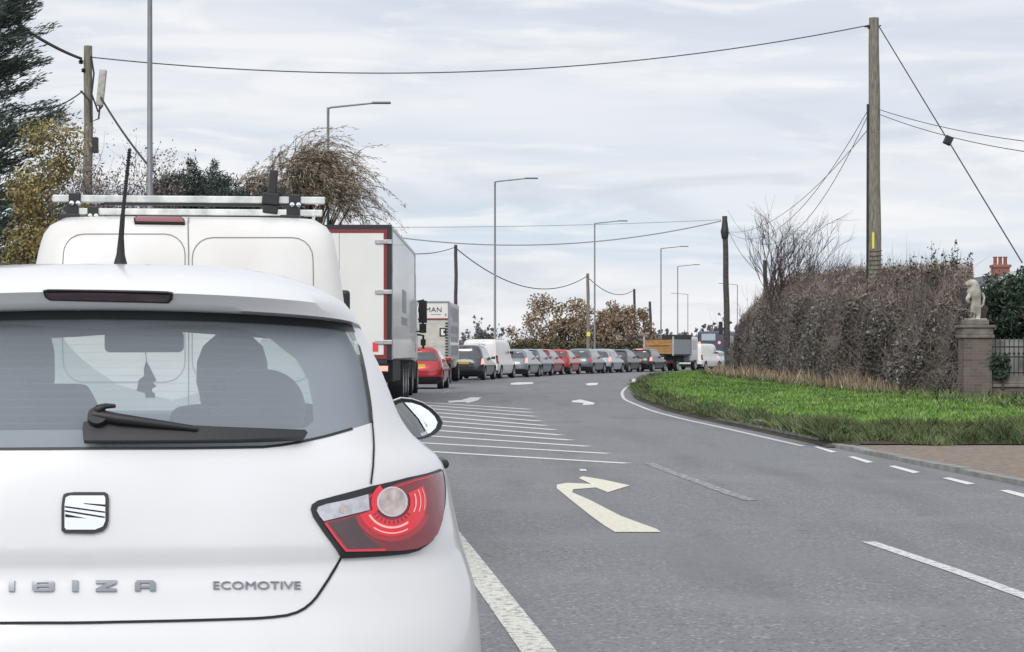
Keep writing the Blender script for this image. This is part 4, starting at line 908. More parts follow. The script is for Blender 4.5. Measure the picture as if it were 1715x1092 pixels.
def hedge_strip(name, label, path, h, m, n, L, W, thick, cat='hedge', top=None, core='hedge_core', ntwig=0, twigm='twig'):
    t = thing(name, label, cat, (*path[0], 0)); o = Vector((*path[0], 0)); seg = [math.hypot(path[i+1][0]-path[i][0], path[i+1][1]-path[i][1]) for i in range(len(path)-1)]; cum = np.concatenate([[0], np.cumsum(seg)])
    def at(s): return np.interp(s, cum, [p[0] for p in path]), np.interp(s, cum, [p[1] for p in path])
    return t, at, cum[-1], o
mat('hedge_core', (.06,.052,.05), 1, var=.4, vs=3)
def far_hedge():
    pts = [(-1.2,148),(3,150),(8,151),(9.5,153)]; t = thing('low_hedge', 'low trimmed olive hedge running behind the queue under the oaks', 'hedge', (0, 0, 0)); n = 12000; s_ = rng.random(n); x = np.interp(s_, [0,.4,.85,1], [p[0] for p in pts]); y = np.interp(s_, [0,.4,.85,1], [p[1] for p in pts])
    a = rng.uniform(0, PI, n); k = rng.random(n)**.3; Pn = np.stack([x, y+np.cos(a)*1.0*k, np.sin(a)**.6*2.05*k+.1*np.sin(x*1.7)], 1); leaves('foliage', Pn, .2, .14, 'leaf_low', t)
    b = MB(); b.tube([(p[0]+(.5 if i == 0 else -.4 if i == 3 else 0), p[1]+.3, .8) for i, p in enumerate(pts)], .6, 8); b.build('stems', 'hedge_core', t)
far_hedge()
def far_trees():
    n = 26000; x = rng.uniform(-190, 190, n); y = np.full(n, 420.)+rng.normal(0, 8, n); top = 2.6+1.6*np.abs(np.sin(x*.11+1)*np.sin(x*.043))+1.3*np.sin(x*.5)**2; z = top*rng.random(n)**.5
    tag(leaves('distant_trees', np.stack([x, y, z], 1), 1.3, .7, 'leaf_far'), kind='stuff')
far_trees()
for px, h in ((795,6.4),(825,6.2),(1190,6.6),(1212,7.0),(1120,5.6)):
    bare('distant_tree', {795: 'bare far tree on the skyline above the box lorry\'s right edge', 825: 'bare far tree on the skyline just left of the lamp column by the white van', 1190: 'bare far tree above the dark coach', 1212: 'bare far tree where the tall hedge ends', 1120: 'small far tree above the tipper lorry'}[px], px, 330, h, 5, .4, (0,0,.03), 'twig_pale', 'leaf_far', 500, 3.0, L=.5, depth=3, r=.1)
# the tall hedge on the right
HH0 = pchip([(46,2.95),(52,3.1),(58,3.3),(66,3.6),(76,3.95),(88,4.15),(98,3.7),(106,2.9),(112,2.3),(118,1.8)])
def HH(y): return HH0(y)+.14*np.sin(y*.9)+.15*np.sin(y*2.3+1)+.10*np.sin(y*5.1)+.06*np.sin(y*11.3)
def big_hedge():
    t = thing('tall_hedge', 'tall overgrown hedge, purple-brown and twiggy, along the right-hand verge', 'hedge', (0, 0, 0)); n = 165000
    y = 50.2+64.5*rng.random(n)**1.25; top = HH(y); u = rng.random(n); face = rng.random(n) < .62
    z = np.where(face, top*rng.random(n)**.85, top*(1-.10*rng.random(n)**2)); bulge = .35*np.sin(y*.8)*np.sin(z*1.3+y*.3)+.25*np.sin(y*2.1+z*2)
    front = hedge_x(y)+bulge*.8+.9*(z/top)**3; x = np.where(face, front+rng.exponential(.22, n), front+rng.uniform(0, 3.2, n)); z = z+np.where(face, 0, .22*np.sin(x*3+y*2))+rng.normal(0, .06, n)
    isTop = z > top*rng.uniform(.70, .86, n); Pn = np.stack([x, y, np.maximum(z, .15)], 1); k_ = x < .2205*y; Pn = Pn[k_]; isTop = isTop[k_]
    leaves('foliage', Pn[~isTop], .105, .055, 'leaf_hedge', t); leaves('top_growth', Pn[isTop], .13, .03, 'leaf_hedge_top', t, up=.8)
    m = 15000; y = 50.2+64.5*rng.random(m)**1.25; top = HH(y); z = top*rng.random(m)**.8; x = hedge_x(y)+rng.uniform(-.12, .5, m)+.9*(z/top)**3; k_ = x < .219*y; x, y, z = x[k_], y[k_], z[k_]; m = len(x); D = rdir(m, .9)*np.array([1, 1, 1]); quads('twigs', np.stack([x, y, z], 1), D*rng.uniform(.15, .5, (m, 1)), np.cross(D, [0, 1, 0])*.008, 'twig_pale', t)
    m = 9000; y = 50.2+64.5*rng.random(m)**1.2; x = hedge_x(y)+.9+rng.uniform(-.2, 2.8, m); k_ = x < .217*y; x, y = x[k_], y[k_]; m = len(x); top = HH(y); z = top-.1; D = rdir(m, 2.2); quads('top_twigs', np.stack([x, y, z], 1), D*rng.gamma(2.0, .17, (m, 1)), np.cross(D, [0, 1, 0])*.008, 'twig', t)
    b = MB(); ysx = np.arange(51.2, 115, 1.2); vs = []; fs = []
    prof = [(.35,.0),(.3,.5),(.45,.8),(1.1,.93),(2.8,.93),(3.1,.0)]
    for yy in ysx:
        hh = float(HH(yy))-.12; x0 = float(hedge_x(yy))+.35
        for px_, pz in prof: vs.append((min(x0+px_, .2185*yy-.12 if px_ > 1 else 99)+.1*math.sin(yy*3+pz*5), yy, pz*hh+.08*math.sin(yy*2.3+px_*3)))
    k = len(prof)
    for i in range(len(ysx)-1):
        for j in range(k-1): fs.append((i*k+j, i*k+j+1, (i+1)*k+j+1, (i+1)*k+j))
    fs.append(tuple(range(k))); fs.append(tuple((len(ysx)-1)*k+j for j in range(k))); b.add(vs, fs); b.build('stems', 'hedge_core', t)
big_hedge()
def windswept(label, px, d, z0, h, w):
    t = thing('bare_thorn_bush', label, 'shrub', ((px-CX)*d/FP, d, 0)); b = MB(); tips = []
    for i in range(22):
        p = Vector((rng.uniform(-1.1, 1.0)*w, rng.normal(0, .3), z0*.62)); branch(b, p, Vector((rng.uniform(-.1, .35), 0, 1)).normalized(), h*rng.uniform(.32, .5), .035, 3, tips, .26, (.012, 0, .03), 6, (3, 4), 4)
    b.build('stems', 'twig', t); return t
windswept('bare windswept bush standing out of the top of the tall hedge', 1335, 86, 4.0, 5.2, 1.3)
bare('hedge_sapling', 'bare sapling stems at the far end of the tall hedge', 1262, 96, 4.6, 4, .3, (.02,0,.05), 'twig', None, 0, 1.2, depth=3)
for px, h, lb in ((1510,3.9,'leftmost'),(1560,4.2,'middle'),(1602,4.1,'rightmost')):
    t = thing('tall_weed', '%s tuft of leafy shoots standing above the tall hedge right of the big pole' % lb, 'weed', ((px-CX)*56/FP, 56, 0), group='shoots above the hedge'); b = MB(); Pn = []
    for i in range(9):
        x0 = rng.normal(0, .28); hh = h*rng.uniform(.86, 1.03); e = Vector((x0+rng.normal(.04, .08), rng.normal(0, .2), hh)); s0 = Vector((x0, 0, 2.2)); b.tube([s0, s0.lerp(e, .5)+Vector((rng.normal(0, .04), 0, 0)), e], [.012,.009,.004], 4, False)
        for k in range(14):
            q = s0.lerp(e, rng.uniform(.55, 1)); Pn.append((q.x+rng.normal(0, .05), q.y, q.z+rng.normal(0, .03)))
    b.build('stems', 'twig', t); leaves('foliage', np.array(Pn), .10, .06, 'leaf_weed', t)
# ------------------------------------------------------------------ poles, lamp columns and wires
mat('pole_wood', (.20,.185,.15), .95, var=.35, vs=6, bump=.5, bs=25, vstretch=(6,6,.6))
mat('pole_dark', (.07,.065,.06), .95, var=.3, vs=10)
mat('lamp_grey', (.20,.205,.215), .5, metal=.4, var=.1, vs=3)
mat('lamp_pale', (.55,.55,.53), .5, var=.1, vs=3)
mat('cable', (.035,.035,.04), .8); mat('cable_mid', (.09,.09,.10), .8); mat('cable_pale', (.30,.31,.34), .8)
mat('cover_grey', (.45,.44,.40), .7, var=.2, vs=8); mat('yellow_tag', (.75,.68,.10), .6)
def at_px(px, d): return (px-CX)*d/FP
def zpx(py, d): return EYE+(HY-py)*d/FP
def pole(label, px_top, py_top, d, r0, r1, px_base=None, m='pole_wood', lean=True, group='telegraph poles', kind='telegraph pole'):
    X = at_px(px_base if px_base else px_top, d); h = zpx(py_top, d); t = thing('telegraph_pole', label, kind, (X, d, 0), 0, group); dx = at_px(px_top, d)-X; b = MB(); n = 14
    b.tube([(dx*k/n+.012*math.sin(k*1.3), 0, -.3+(h+.3)*k/n) for k in range(n+1)], [r0+(r1-r0)*k/n for k in range(n+1)], 14); o = b.build('shaft', m, t, 50); return t, h, dx
def insul(t, x, y, z, r=.045, name='insulator', m='black_plastic'):
    b = MB(); b.lathe([(.001,.10),(r*.6,.09),(r,.05),(r*.6,.03),(r,.0),(r*.5,-.02),(.001,-.03)], (x, y, z), 'Z', 12); return b.build(name, m, t, 50)
# big pole at the hedge, with a shorter pole standing against its left side
D1 = 65
t, h, dx = pole('tallest weathered wooden pole, rising from the hedge at the right', 1464, 30, D1, .27, .152, 1463)
insul(t, dx-.18, -.05, h-.32); b = MB(); b.tube([(dx-.30,0,h-.28),(dx+.22,0,h-.24)], .018, 6); b.build('bracket', 'pole_dark', t)
b = MB(); [b.tube([(dx-.235+.002*k, -.0-.22, 3.3+.14*k), (dx, -.252+.003*k, 3.29+.14*k), (dx+.235-.002*k, -.22, 3.32+.14*k)], .012, 5) for k in range(9)]; b.build('wire_wrap', 'pole_dark', t)
b = MB(); b.box(-.09,-.02,-.262,-.245,4.5,5.0); b.build('marker_strip', 'yellow_tag', t)
b = MB(); b.tube([(-.215,-.1,0.2),(-.21,-.1,4),(-.19,-.06,9.0)], .035, 8); b.build('cable_duct', 'black_plastic', t)
t, h, dx = pole('dark leaning pole with a cluster of fittings at its top, left end of the hedge', 1214, 362, 115, .18, .14, 1219, 'pole_dark')
b = MB(); b.lathe([(.001,.5),(.15,.45),(.19,.1),(.24,-.1),(.17,-.5),(.001,-.55)], (dx,0,h-.75), 'Z', 12); b.build('fittings', 'black_plastic', t, 50)
b = MB(); b.box(-.5,-.3,-.15,.1,2.3,3.0); b.box(-.35,.1,-.05,.05,2.6,2.68); b.build('junction_box', 'black_plastic', t, bevel=.02)
pole('slim dark pole standing between the box lorry and the first tall lamp column past it', 763.5, 410, 101, .10, .08, None, 'pole_dark', group='poles beyond the queue')
t, h, dx = pole('wooden pole with a small yellow tag in front of the spreading oak', 984.5, 458, 139, .13, .10, 985.5, group='poles beyond the queue')
b = MB(); b.box(-.12,.12,-.14,-.12,zpx(563,139),zpx(556,139)); b.build('tag_plate', 'yellow_tag', t)
pole('short pole top rising out of the golden-brown oak', 1062.5, 484, 176, .12, .10, None, 'pole_dark', group='poles beyond the queue')
pole('leaning dark pole just right of the golden-brown oak', 1088.5, 505, 185, .16, .11, 1092, 'pole_dark', group='poles beyond the queue')
pole('stub of a dark post sticking out of the hedge beside the bare bush', 1281.5, 436, 92, .10, .09, None, 'pole_dark', group=None)
# left pole with cable boxes
DL = 60; t, h, dx = pole('wooden pole at the left carrying a grey cable cover and a black box', 148, 77, DL, .165, .12, 146)
b = MB(); M = Matrix.Translation((dx+.33,-.05,zpx(178,DL))) @ Matrix.Rotation(R(6), 4, 'Y'); b.box(-.10,.10,-.09,.09,0,1.05,M); b.build('cable_cover', 'cover_grey', t, bevel=.03)
b = MB(); b.box(dx+.12,dx+.28,-.1,.1,zpx(256,DL),zpx(230,DL)); b.build('junction_box', 'black_plastic', t, bevel=.02)
insul(t, dx-.2, -.05, h-.5, .08); insul(t, dx-.12, -.1, h-.75, .07)
b = MB(); b.tube([(dx+.1,-.1,h-.3),(dx+.18,-.1,h-.8),(dx+.12,-.12,h-1.4),(dx+.3,-.1,h-1.9),(dx+.42,-.1,h-1.75),(dx+.36,-.1,h-1.5)], .028, 6); b.tube([(dx-.2,-.1,h-1.3),(dx+.08,-.15,h-1.6),(dx+.1,-.15,h-2.2),(dx+.32,-.12,h-2.1),(dx+.36,-.1,h-1.6)], .028, 6); b.build('cable_loop', 'cable', t)
def lampcol(label, px, py, d, arm_px, side=1, m='lamp_grey', group='street lamps along the road'):
    X = at_px(px, d); h = zpx(py, d); t = thing('street_lamp', label, 'street lamp', (X, d, 0), 0, group); b = MB()
    b.tube([(0,0,-.2),(0,0,1.3),(0,0,1.32),(0,0,h)], [.085,.085,.066,.045], 12); b.build('column', m, t, 50)
    L = abs(arm_px)*d/FP; b = MB(); b.tube([(0,0,h-.25),(0,0,h-.04),(side*.1,0,h),(side*L*.75,0,h+.16)], [.05,.05,.035,.03], 8); b.build('arm', m, t, 50)
    b = MB(); q = side*L; lo, hi = sorted((q*.70, q)); b.box(lo, hi, -.13, .13, h+.13, h+.20); b.build('lantern', m, t, bevel=.025)
    return t
lampcol('nearest lamp column, a thick grey post cut off at its top by the picture edge', 251, -95, 42, 108*1.75)
lampcol('lamp column behind the willow, above the lorry', 549.5, 180, 74, 105)
lampcol('lamp column rising right behind the small white van in the queue', 829, 304, 106, 72)
lampcol('lamp column with a pale lower shaft in front of the oaks', 996, 374, 140, 55)
lampcol('lamp column left of the tipper lorry, fifth from the left', 1107, 416, 173, 46)
lampcol('lamp column right of the tipper lorry, sixth from the left', 1135, 446, 208, 37)
lampcol('small far lamp column whose arm points left, above the white van by the tipper', 1152, 493, 303, 28, -1)
lampcol('far lamp column with its arm pointing left, seen beside the dark leaning pole', 1235, 477, 261, 31, -1)
def wire(label, a, b_, sag, r, m='cable', group=None, n=26, extra=None):
    a, b_ = Vector(a), Vector(b_); L = (b_-a).length; b = MB(); pts = [(a.lerp(b_, k/n)-Vector((0, 0, sag*4*(k/n)*(1-k/n)))) for k in range(n+1)]
    o = thing('overhead_cable', label, 'cable', a, 0, group); b.tube([p-a for p in pts], r, 5); b.build('wire', m, o)
    if extra: extra(o, [p-a for p in pts])
    return o
PT = P(1456, 42, D1); LT = P(154, 96, DL)
wire('thick overhead cable crossing the whole sky between the left pole and the tallest pole', LT, PT, .9, .018, 'cable_mid')
wire('heavy cable coming down to the left pole from the top left corner', P(-40, -12, 44), P(136, 98, DL), .15, .042)
wire('cable running down from the left pole behind the nearest lamp column', P(167, 160, DL), P(262, 292, 54), .12, .03)
wire('thin cable leaving the left pole toward the cypress', P(138, 153, DL), P(30, 185, 52), .2, .02)
def tensioner(o, pts):
    i = 13; b = MB(); p = pts[14]; M = Matrix.Translation(p) @ Matrix.Rotation(R(25), 4, 'Y'); b.box(-.11,.11,-.09,.09,-.12,.12,M); b.build('tensioner', 'black_plastic', o, bevel=.02)
wire('stay wire with a black tensioner slanting down right from the tallest pole', P(1472, 44, D1), P(1712, 440, 52), -.0, .018, extra=tensioner)
wire('upper of two thin cables leaving the tallest pole to the right edge', P(1474, 184, D1), P(1745, 240, 50),   .12, .011, group=None)
wire('lower of two thin cables leaving the tallest pole to the right edge', P(1474, 192, D1), P(1745, 258, 50), .14, .011, group=None)
for i, (y0, y1, s_) in enumerate(((182, 388, 2.2), (215, 402, 1.2), (190, 380, 3.6))):
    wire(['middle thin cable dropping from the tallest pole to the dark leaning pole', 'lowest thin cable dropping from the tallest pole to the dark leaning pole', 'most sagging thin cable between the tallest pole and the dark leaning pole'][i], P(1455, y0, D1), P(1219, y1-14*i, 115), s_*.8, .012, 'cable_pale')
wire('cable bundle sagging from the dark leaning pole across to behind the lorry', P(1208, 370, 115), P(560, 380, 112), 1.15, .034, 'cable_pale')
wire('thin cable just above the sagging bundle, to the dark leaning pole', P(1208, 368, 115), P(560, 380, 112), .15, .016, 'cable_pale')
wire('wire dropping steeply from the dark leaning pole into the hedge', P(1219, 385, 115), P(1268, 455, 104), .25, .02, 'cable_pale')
wire('wire from the lorry top to the slim dark pole', P(690, 425, 80), P(762, 414, 101), .1, .018)
wire('sagging wire between the slim dark pole and the pole before the oak', P(765, 417, 101), P(984, 462, 139), 1.35, .026)
wire('sagging wire between the pole before the oak and the next short pole', P(986, 466, 139), P(1060, 487, 176), .65, .026)

# ------------------------------------------------------------------ the queue of cars
def car_paint(n, c): return mat(n, c, .28, metal=.25, coat=.8, var=.03, vs=2)
def queue_car(label, cat, X, d, head, L, W, HT, style, m, hib=False, lit=False, name='parked_car', plate='plate_yellow', lamp='lamp_dark_red', rails=False):
    root = thing(name, label, cat, (X, d, 0), R(head), 'vehicles waiting in the queue'); w = W/2; wb = .95
    if style == 'suv': vr = [(.25,.1),(.5,0),(.75,.02),(.98,.10),(HT-.12,.36),(HT-.03,.34),(HT,.46)]
    elif style == 'van': vr = [(.3,.05),(.5,0),(1.0,.03),(HT-.15,.10),(HT-.05,.14),(HT,.25)]
    else: vr = [(.22,.12),(.45,0),(.72,.03),(.95,.14),(HT-.12,.52),(HT-.03,.46),(HT,.6)]
    hood = L-1.05 if style != 'van' else L-.7
    vf = [(.22,L-.08),(.5,L),(.72,L-.12),(.96,hood),(HT-.05,L-(1.75 if style != 'van' else 1.3)),(HT,L-(1.95 if style != 'van' else 1.5))]
    ww = [(.22,w*.92),(.45,w*.99),(.7,w),(.95,w*.95),(HT-.14,w*.74 if style != 'van' else w*.86),(HT-.04,w*.68 if style != 'van' else w*.8),(HT,w*.60 if style != 'van' else w*.74)]
    sh = Shell(vr, vf, ww, .24, HT, HT+.03, nr=3.4 if style != 'van' else 5, Dr=.42 if style != 'van' else .22, nf=2.8, Df=.6)
    wr = .33 if style != 'hatch' else .31
    ax = (.74 if style != 'van' else .85, L-.85); out_ = [(0, .24)]
    for vc in ax: out_ += list(reversed([(sh.a_of(v, max(z, .24)), max(z, .24)) for v, z in [(vc+(wr+.05)*math.cos(t), wr+(wr+.05)*math.sin(t)) for t in np.linspace(-.2, PI+.2, 12)]]))
    out_ += [(3, .24), (3, HT), (0, HT)]; al_ = [p[0] for p in densify([(3,HT),(0,HT)], 1.0, (.12,.08), False)][::-1]
    mk('body', [sh.surf(out_, (), (.12, .08)), sh.cap(al_, ns=5)], m, root, 42)
    zw0, zw1 = (1.0, HT-.14) if style != 'van' else (1.25, HT-.3)
    if style != 'van' or True:
        if not (style == 'van'): mk('rear_window', [sh.surf([(0,zw1),(.62,zw1-.02),(.74,zw0+.06),(.66,zw0),(0,zw0)], (), (.1,.06), off=.004)], 'dark_glass', root, 60)
    v0, v1 = (.62, L-1.55) if style != 'van' else (L-2.0, L-1.45)
    for s_ in (1, -1):
        vs, fs = sh.surf([(sh.a_of(v, z), z) for v, z in densify([(v0,zw0+.03),(v1+.42,zw0+.0),(v1-.1,zw1+.0),(v0+.25,zw1),(v0-.02,zw0+.2)], .3)], (), (.1,.06), off=.004, mirror=False)
        vs2, fs2 = sh.surf([(a, z) for a, z in [(.70,.74),(.97,.78),(.985,.98),(.86,1.03),(.76,.97)]] if style != 'van' else [(.80,.75),(.99,.75),(.99,1.15),(.80,1.15)], (), (.08,.06), off=.008, mirror=False, thick=.01)
        if s_ < 0: vs, fs = [(-x, y, z) for x, y, z in vs], [tuple(reversed(f)) for f in fs]; vs2, fs2 = [(-x, y, z) for x, y, z in vs2], [tuple(reversed(f)) for f in fs2]
        mk('side_window', [(vs, fs)], 'dark_glass', root, 60); mk('tail_lamp', [(vs2, fs2)], 'lamp_lit' if lit else lamp, root, 60)
        b = MB(); q = s_*(w*.95); lo, hi = sorted((q, q+s_*.19)); b.box(lo, hi, L-1.75, L-1.66, zw0-.02, zw0+.12); b.build('door_mirror', m if style != 'van' else 'black_plastic', root, bevel=.025)
        for y in ax: wheel_parts(root, s_*(w-.11), y, wr, .2, s_)
    mk('windscreen', [sh.surf([(3,zw1+.02),(2.35,zw1),(2.28,1.02),(3,1.0)], (), (.1,.06), off=.004)], 'dark_glass', root, 60)
    mk('rear_bumper', [sh.surf([(0,.25),(.92,.25),(.92,.40),(.7,.44),(0,.44)], (), (.1,.06), off=.008)], 'black_plastic', root, 60)
    mk('shut_line', [mir(strip([(.0,.60),(.5,.60),(.68,.68)], .008, sh, .004))], 'gap', root)
    b = MB(); y0 = float(sh.vr(.8))-.012; b.box(-.26,.26,y0,y0+.02,.76,.87); b.build('number_plate', plate, root)
    if hib: b = MB(); b.box(-.22,.22,vr[-2][1]-.03,vr[-2][1]+.02,HT-.05,HT-.01); b.build('high_brake_lamp', 'lamp_lit', root)
    if rails:
        for s_ in (1, -1): b = MB(); b.tube([(s_*w*.66,.7,HT+.0),(s_*w*.66,.8,HT+.07),(s_*w*.66,L-2.2,HT+.07),(s_*w*.66,L-2.1,HT)], .018, 6); b.build('roof_rail', 'alloy', root)
    b = MB(); b.box(-w*.85,w*.85,.2,L-.2,.17,.55); b.build('underbody', 'gap', root)
    return root
car_paint('paint_red', (.42,.022,.025)); car_paint('paint_deep_red', (.30,.02,.03)); car_paint('paint_dark_grey', (.055,.06,.072)); car_paint('paint_silver', (.38,.41,.45)); car_paint('paint_mid_grey', (.13,.15,.165)); car_paint('paint_slate', (.10,.12,.15)); car_paint('paint_black', (.018,.02,.024)); car_paint('paint_pale', (.6,.63,.66)); car_paint('paint_dusk', (.24,.26,.29)); car_paint('paint_charcoal', (.035,.04,.05)); car_paint('paint_blue_grey', (.12,.15,.20))
queue_car('red hatchback directly in front of the tall white lorry', 'car', -3.3, 73, 3, 3.9, 1.70, 1.46, 'hatch', 'paint_red')
queue_car('dark grey off-roader with roof rails and a yellow plate, just past the box lorry', 'car', -2.25, 97, 9, 4.3, 1.82, 1.62, 'suv', 'paint_dark_grey', rails=True, lamp='lamp_lit')
queue_car('small white van under the lamp column, ahead of the dark off-roader', 'van', -1.62, 103, 12, 4.7, 1.92, 1.93, 'van', 'van_white', name='delivery_van', lamp='lamp_dark_red')
queue_car('silver-blue car right of the small white van', 'car', -.12, 109, 13, 4.2, 1.76, 1.45, 'hatch', 'paint_dusk', lit=True)
queue_car('dark blue-grey car partly hidden between the silver-blue and red cars', 'car', .62, 114.3, 14, 4.2, 1.76, 1.47, 'hatch', 'paint_blue_grey')
queue_car('deep red car mostly hidden behind the dark blue-grey one', 'car', 1.32, 119.2, 15, 4.1, 1.72, 1.47, 'hatch', 'paint_deep_red')
queue_car('bright red hatchback in the middle of the queue, whole tail in view', 'car', 2.5, 123.8, 15, 3.9, 1.72, 1.45, 'hatch', 'paint_red')
queue_car('mid-grey off-roader to the right of the bright red hatchback', 'car', 3.95, 128.3, 17, 4.3, 1.84, 1.52, 'suv', 'paint_mid_grey', lamp='lamp_red')
queue_car('pale silver car in front of the white lamp shaft', 'car', 5.35, 133, 18, 4.2, 1.76, 1.52, 'hatch', 'paint_silver', lit=True)
queue_car('dark slate car between the pale silver car and the black car with a brake light', 'car', 6.7, 137.8, 20, 4.1, 1.74, 1.50, 'hatch', 'paint_charcoal')
queue_car('black car with its high brake light on, behind the tipper lorry', 'car', 8.55, 142, 21, 4.3, 1.80, 1.56, 'suv', 'paint_black', hib=True, lit=True)
queue_car('white van with a dented-looking flat back between the tipper and the coach'.replace('with a dented-looking flat back ', ''), 'van', 13.65, 160, 24, 5.0, 1.95, 1.98, 'van', 'van_white', name='delivery_van')
queue_car('white-and-red tailed car at the very end, against the hedge', 'car', 15.55, 167, 26, 4.2, 1.78, 1.46, 'hatch', 'paint_pale', lit=True)

# tall articulated lorry
mat('lorry_cream', (.77,.755,.72), .45, var=.03, vs=1, coat=.2); mat('lorry_side', (.62,.64,.66), .35, var=.06, vs=2, coat=.4); mat('frame_red', (.22,.03,.033), .5); mat('frame_black', (.02,.022,.025), .5)
mat('steel', (.45,.46,.46), .4, metal=.6, var=.2, vs=10); mat('side_graphic', (.24,.265,.30), .4); mat('dark_chassis', (.03,.03,.033), .8, var=.3, vs=6)
t = thing('articulated_lorry', 'tall white lorry with red-and-black framed rear doors beyond the white van', 'lorry', (-4.13, 50, 0), R(-.3))
b = MB(); b.box(-1.22,1.25,.04,13.5,1.12,4.30); b.build('trailer_box', 'lorry_side', t, bevel=.02)
b = MB(); b.box(-1.25,1.25,-.03,.04,4.22,4.33); b.box(1.14,1.252,-.03,.04,1.09,4.22); b.box(-1.25,-1.14,-.03,.04,1.09,4.22); b.box(-1.14,1.14,-.03,.04,1.0,1.12); b.build('door_frame', 'frame_black', t)
b = MB(); b.box(-1.14,1.14,-.045,.03,4.13,4.218); b.box(1.06,1.138,-.045,.03,1.22,4.13); b.box(-1.138,-1.06,-.045,.03,1.22,4.13); b.box(-1.14,1.14,-.045,.03,1.122,1.22); b.build('door_seal', 'frame_red', t)
for s_ in (0, 1): b = MB(); b.box(-1.06 if s_ else .005, -.005 if s_ else 1.06, -.04, .03, 1.22, 4.13); b.build('rear_door', 'lorry_cream', t)
for z in (3.92, 2.72, 1.52):
    for s_ in (1, -1): b = MB(); lo, hi = sorted((s_*.86, s_*1.27)); b.box(lo, hi, -.075, -.035, z-.055, z+.055); b.build('hinge', 'steel', t, bevel=.015)
for x in (-.55, -.22): b = MB(); b.tube([(x,-.07,1.2),(x,-.07,4.15)], .016, 8); b.build('locking_bar', 'lorry_cream', t)
b = MB(); b.box(-.95,.95,-.06,-.045,1.9,2.2) if False else b.box(.80,.93,-.06,-.045,1.30,1.52); b.build('reflector', 'lamp_red', t)
b = MB(); b.box(1.25,1.256,.1,13.4,1.13,1.62); b.box(1.25,1.256,3.5,4.1,2.6,3.1) if False else None; b.build('side_rail_panel', 'lorry_cream', t)
b = MB(); b.box(1.25,1.258,5.4,7.6,2.35,2.95); b.box(1.25,1.258,5.0,8.2,2.02,2.22); b.build('side_graphic', 'side_graphic', t)
b = MB(); b.box(1.25,1.27,.04,.2,1.1,4.3); b.box(1.25,1.27,13.35,13.5,1.4,4.3); b.box(1.25,1.262,.04,13.5,4.22,4.3); b.build('corner_post', 'steel', t)
b = MB(); b.box(1.17,1.262,13.5,13.58,1.3,4.28); b.build('marker_stripe', 'frame_red', t)
b = MB(); b.box(-.5,.5,.3,12.8,.85,1.12); b.box(-1.1,1.1,.1,.25,.45,.62); b.box(-.6,-.5,.1,.3,.5,1.1); b.box(.5,.6,.1,.3,.5,1.1); b.box(.95,1.22,1.2,5.0,.55,1.08); b.box(-1.22,-.95,1.2,5.0,.55,1.08); b.box(.95,1.2,10.6,11.8,.55,1.0); b.build('chassis', 'dark_chassis', t, bevel=.02)
for s_ in (1, -1):
    b = MB(); lo, hi = sorted((s_*.62, s_*1.18)); b.box(lo, hi, -.03, .1, .80, .98); o = b.build('tail_lamp', 'frame_black', t); b = MB(); lo, hi = sorted((s_*.86, s_*1.16)); b.box(lo, hi, -.035, -.02, .83, .95); b.build('lens', 'lamp_lit', o)
    for y in (6.3, 7.7, 9.1, 12.2, 15.9): wheel_parts(t, s_*1.06, y, .5, .36, s_, 'steel')
    for y in (6.3, 7.7, 9.1): b = MB(); b.lathe([(.56,-.2),(.58,-.2),(.58,.2),(.56,.2)], (s_*1.04, y, .5), 'X', 24, True); b.v = [v for v in b.v]; b.build('mudguard', 'dark_chassis', t, 50)
b = MB(); M = Matrix.Identity(4); b.box(-1.22,1.22,14.3,16.7,1.0,3.0); b.build('cab', 'lorry_cream', t, bevel=.12, seg=3)
b = MB(); b.prism([(14.3,3.0),(16.5,3.0),(16.2,3.35),(15.2,3.75),(14.35,3.85)], -1.15, 1.15, lambda p, q, h: (h, p, q)); b.build('roof_fairing', 'lorry_cream', t, bevel=.06)
b = MB(); b.box(1.19,1.226,15.4,16.3,1.9,2.75); b.build('side_window', 'dark_glass', t, bevel=.03); b = MB(); b.box(-1.1,1.1,16.66,16.72,1.9,2.85); b.build('windscreen', 'dark_glass', t)
b = MB(); b.box(1.10,1.25,14.2,14.5,1.0,3.7); b.build('side_deflector', 'lorry_side', t, bevel=.03); b = MB(); b.box(-1.2,1.2,13.9,16.6,.45,1.05); b.build('cab_skirt', 'dark_chassis', t, bevel=.05)
b = MB(); b.tube([(1.2,16.2,2.9),(1.42,16.25,2.95),(1.45,16.25,2.85)], .025, 6); b.tube([(1.2,16.2,1.95),(1.42,16.25,1.95)], .025, 6); b.box(1.26,1.52,16.12,16.3,2.22,2.92); b.box(1.28,1.50,16.12,16.3,1.90,2.19); b.tube([(1.39,16.2,1.9),(1.39,16.2,2.95)], .04, 6); b.build('door_mirror', 'black_plastic', t, bevel=.06)
b = MB(); b.tube([(1.1,13.75,1.2),(1.1,13.75,3.9)], .07, 10); b.lathe([(.001,.25),(.09,.2),(.09,0),(.001,0)], (1.1,13.75,3.9), 'Z', 10); b.build('exhaust_stack', 'black_plastic', t, 50)
b = MB(); b.tube([(1.2,16.3,1.85),(1.4,16.3,1.82),(1.4,16.3,1.4)], .04, 6); b.box(1.32,1.48,16.2,16.34,1.50,1.70); b.build('kerb_mirror', 'black_plastic', t, bevel=.02)

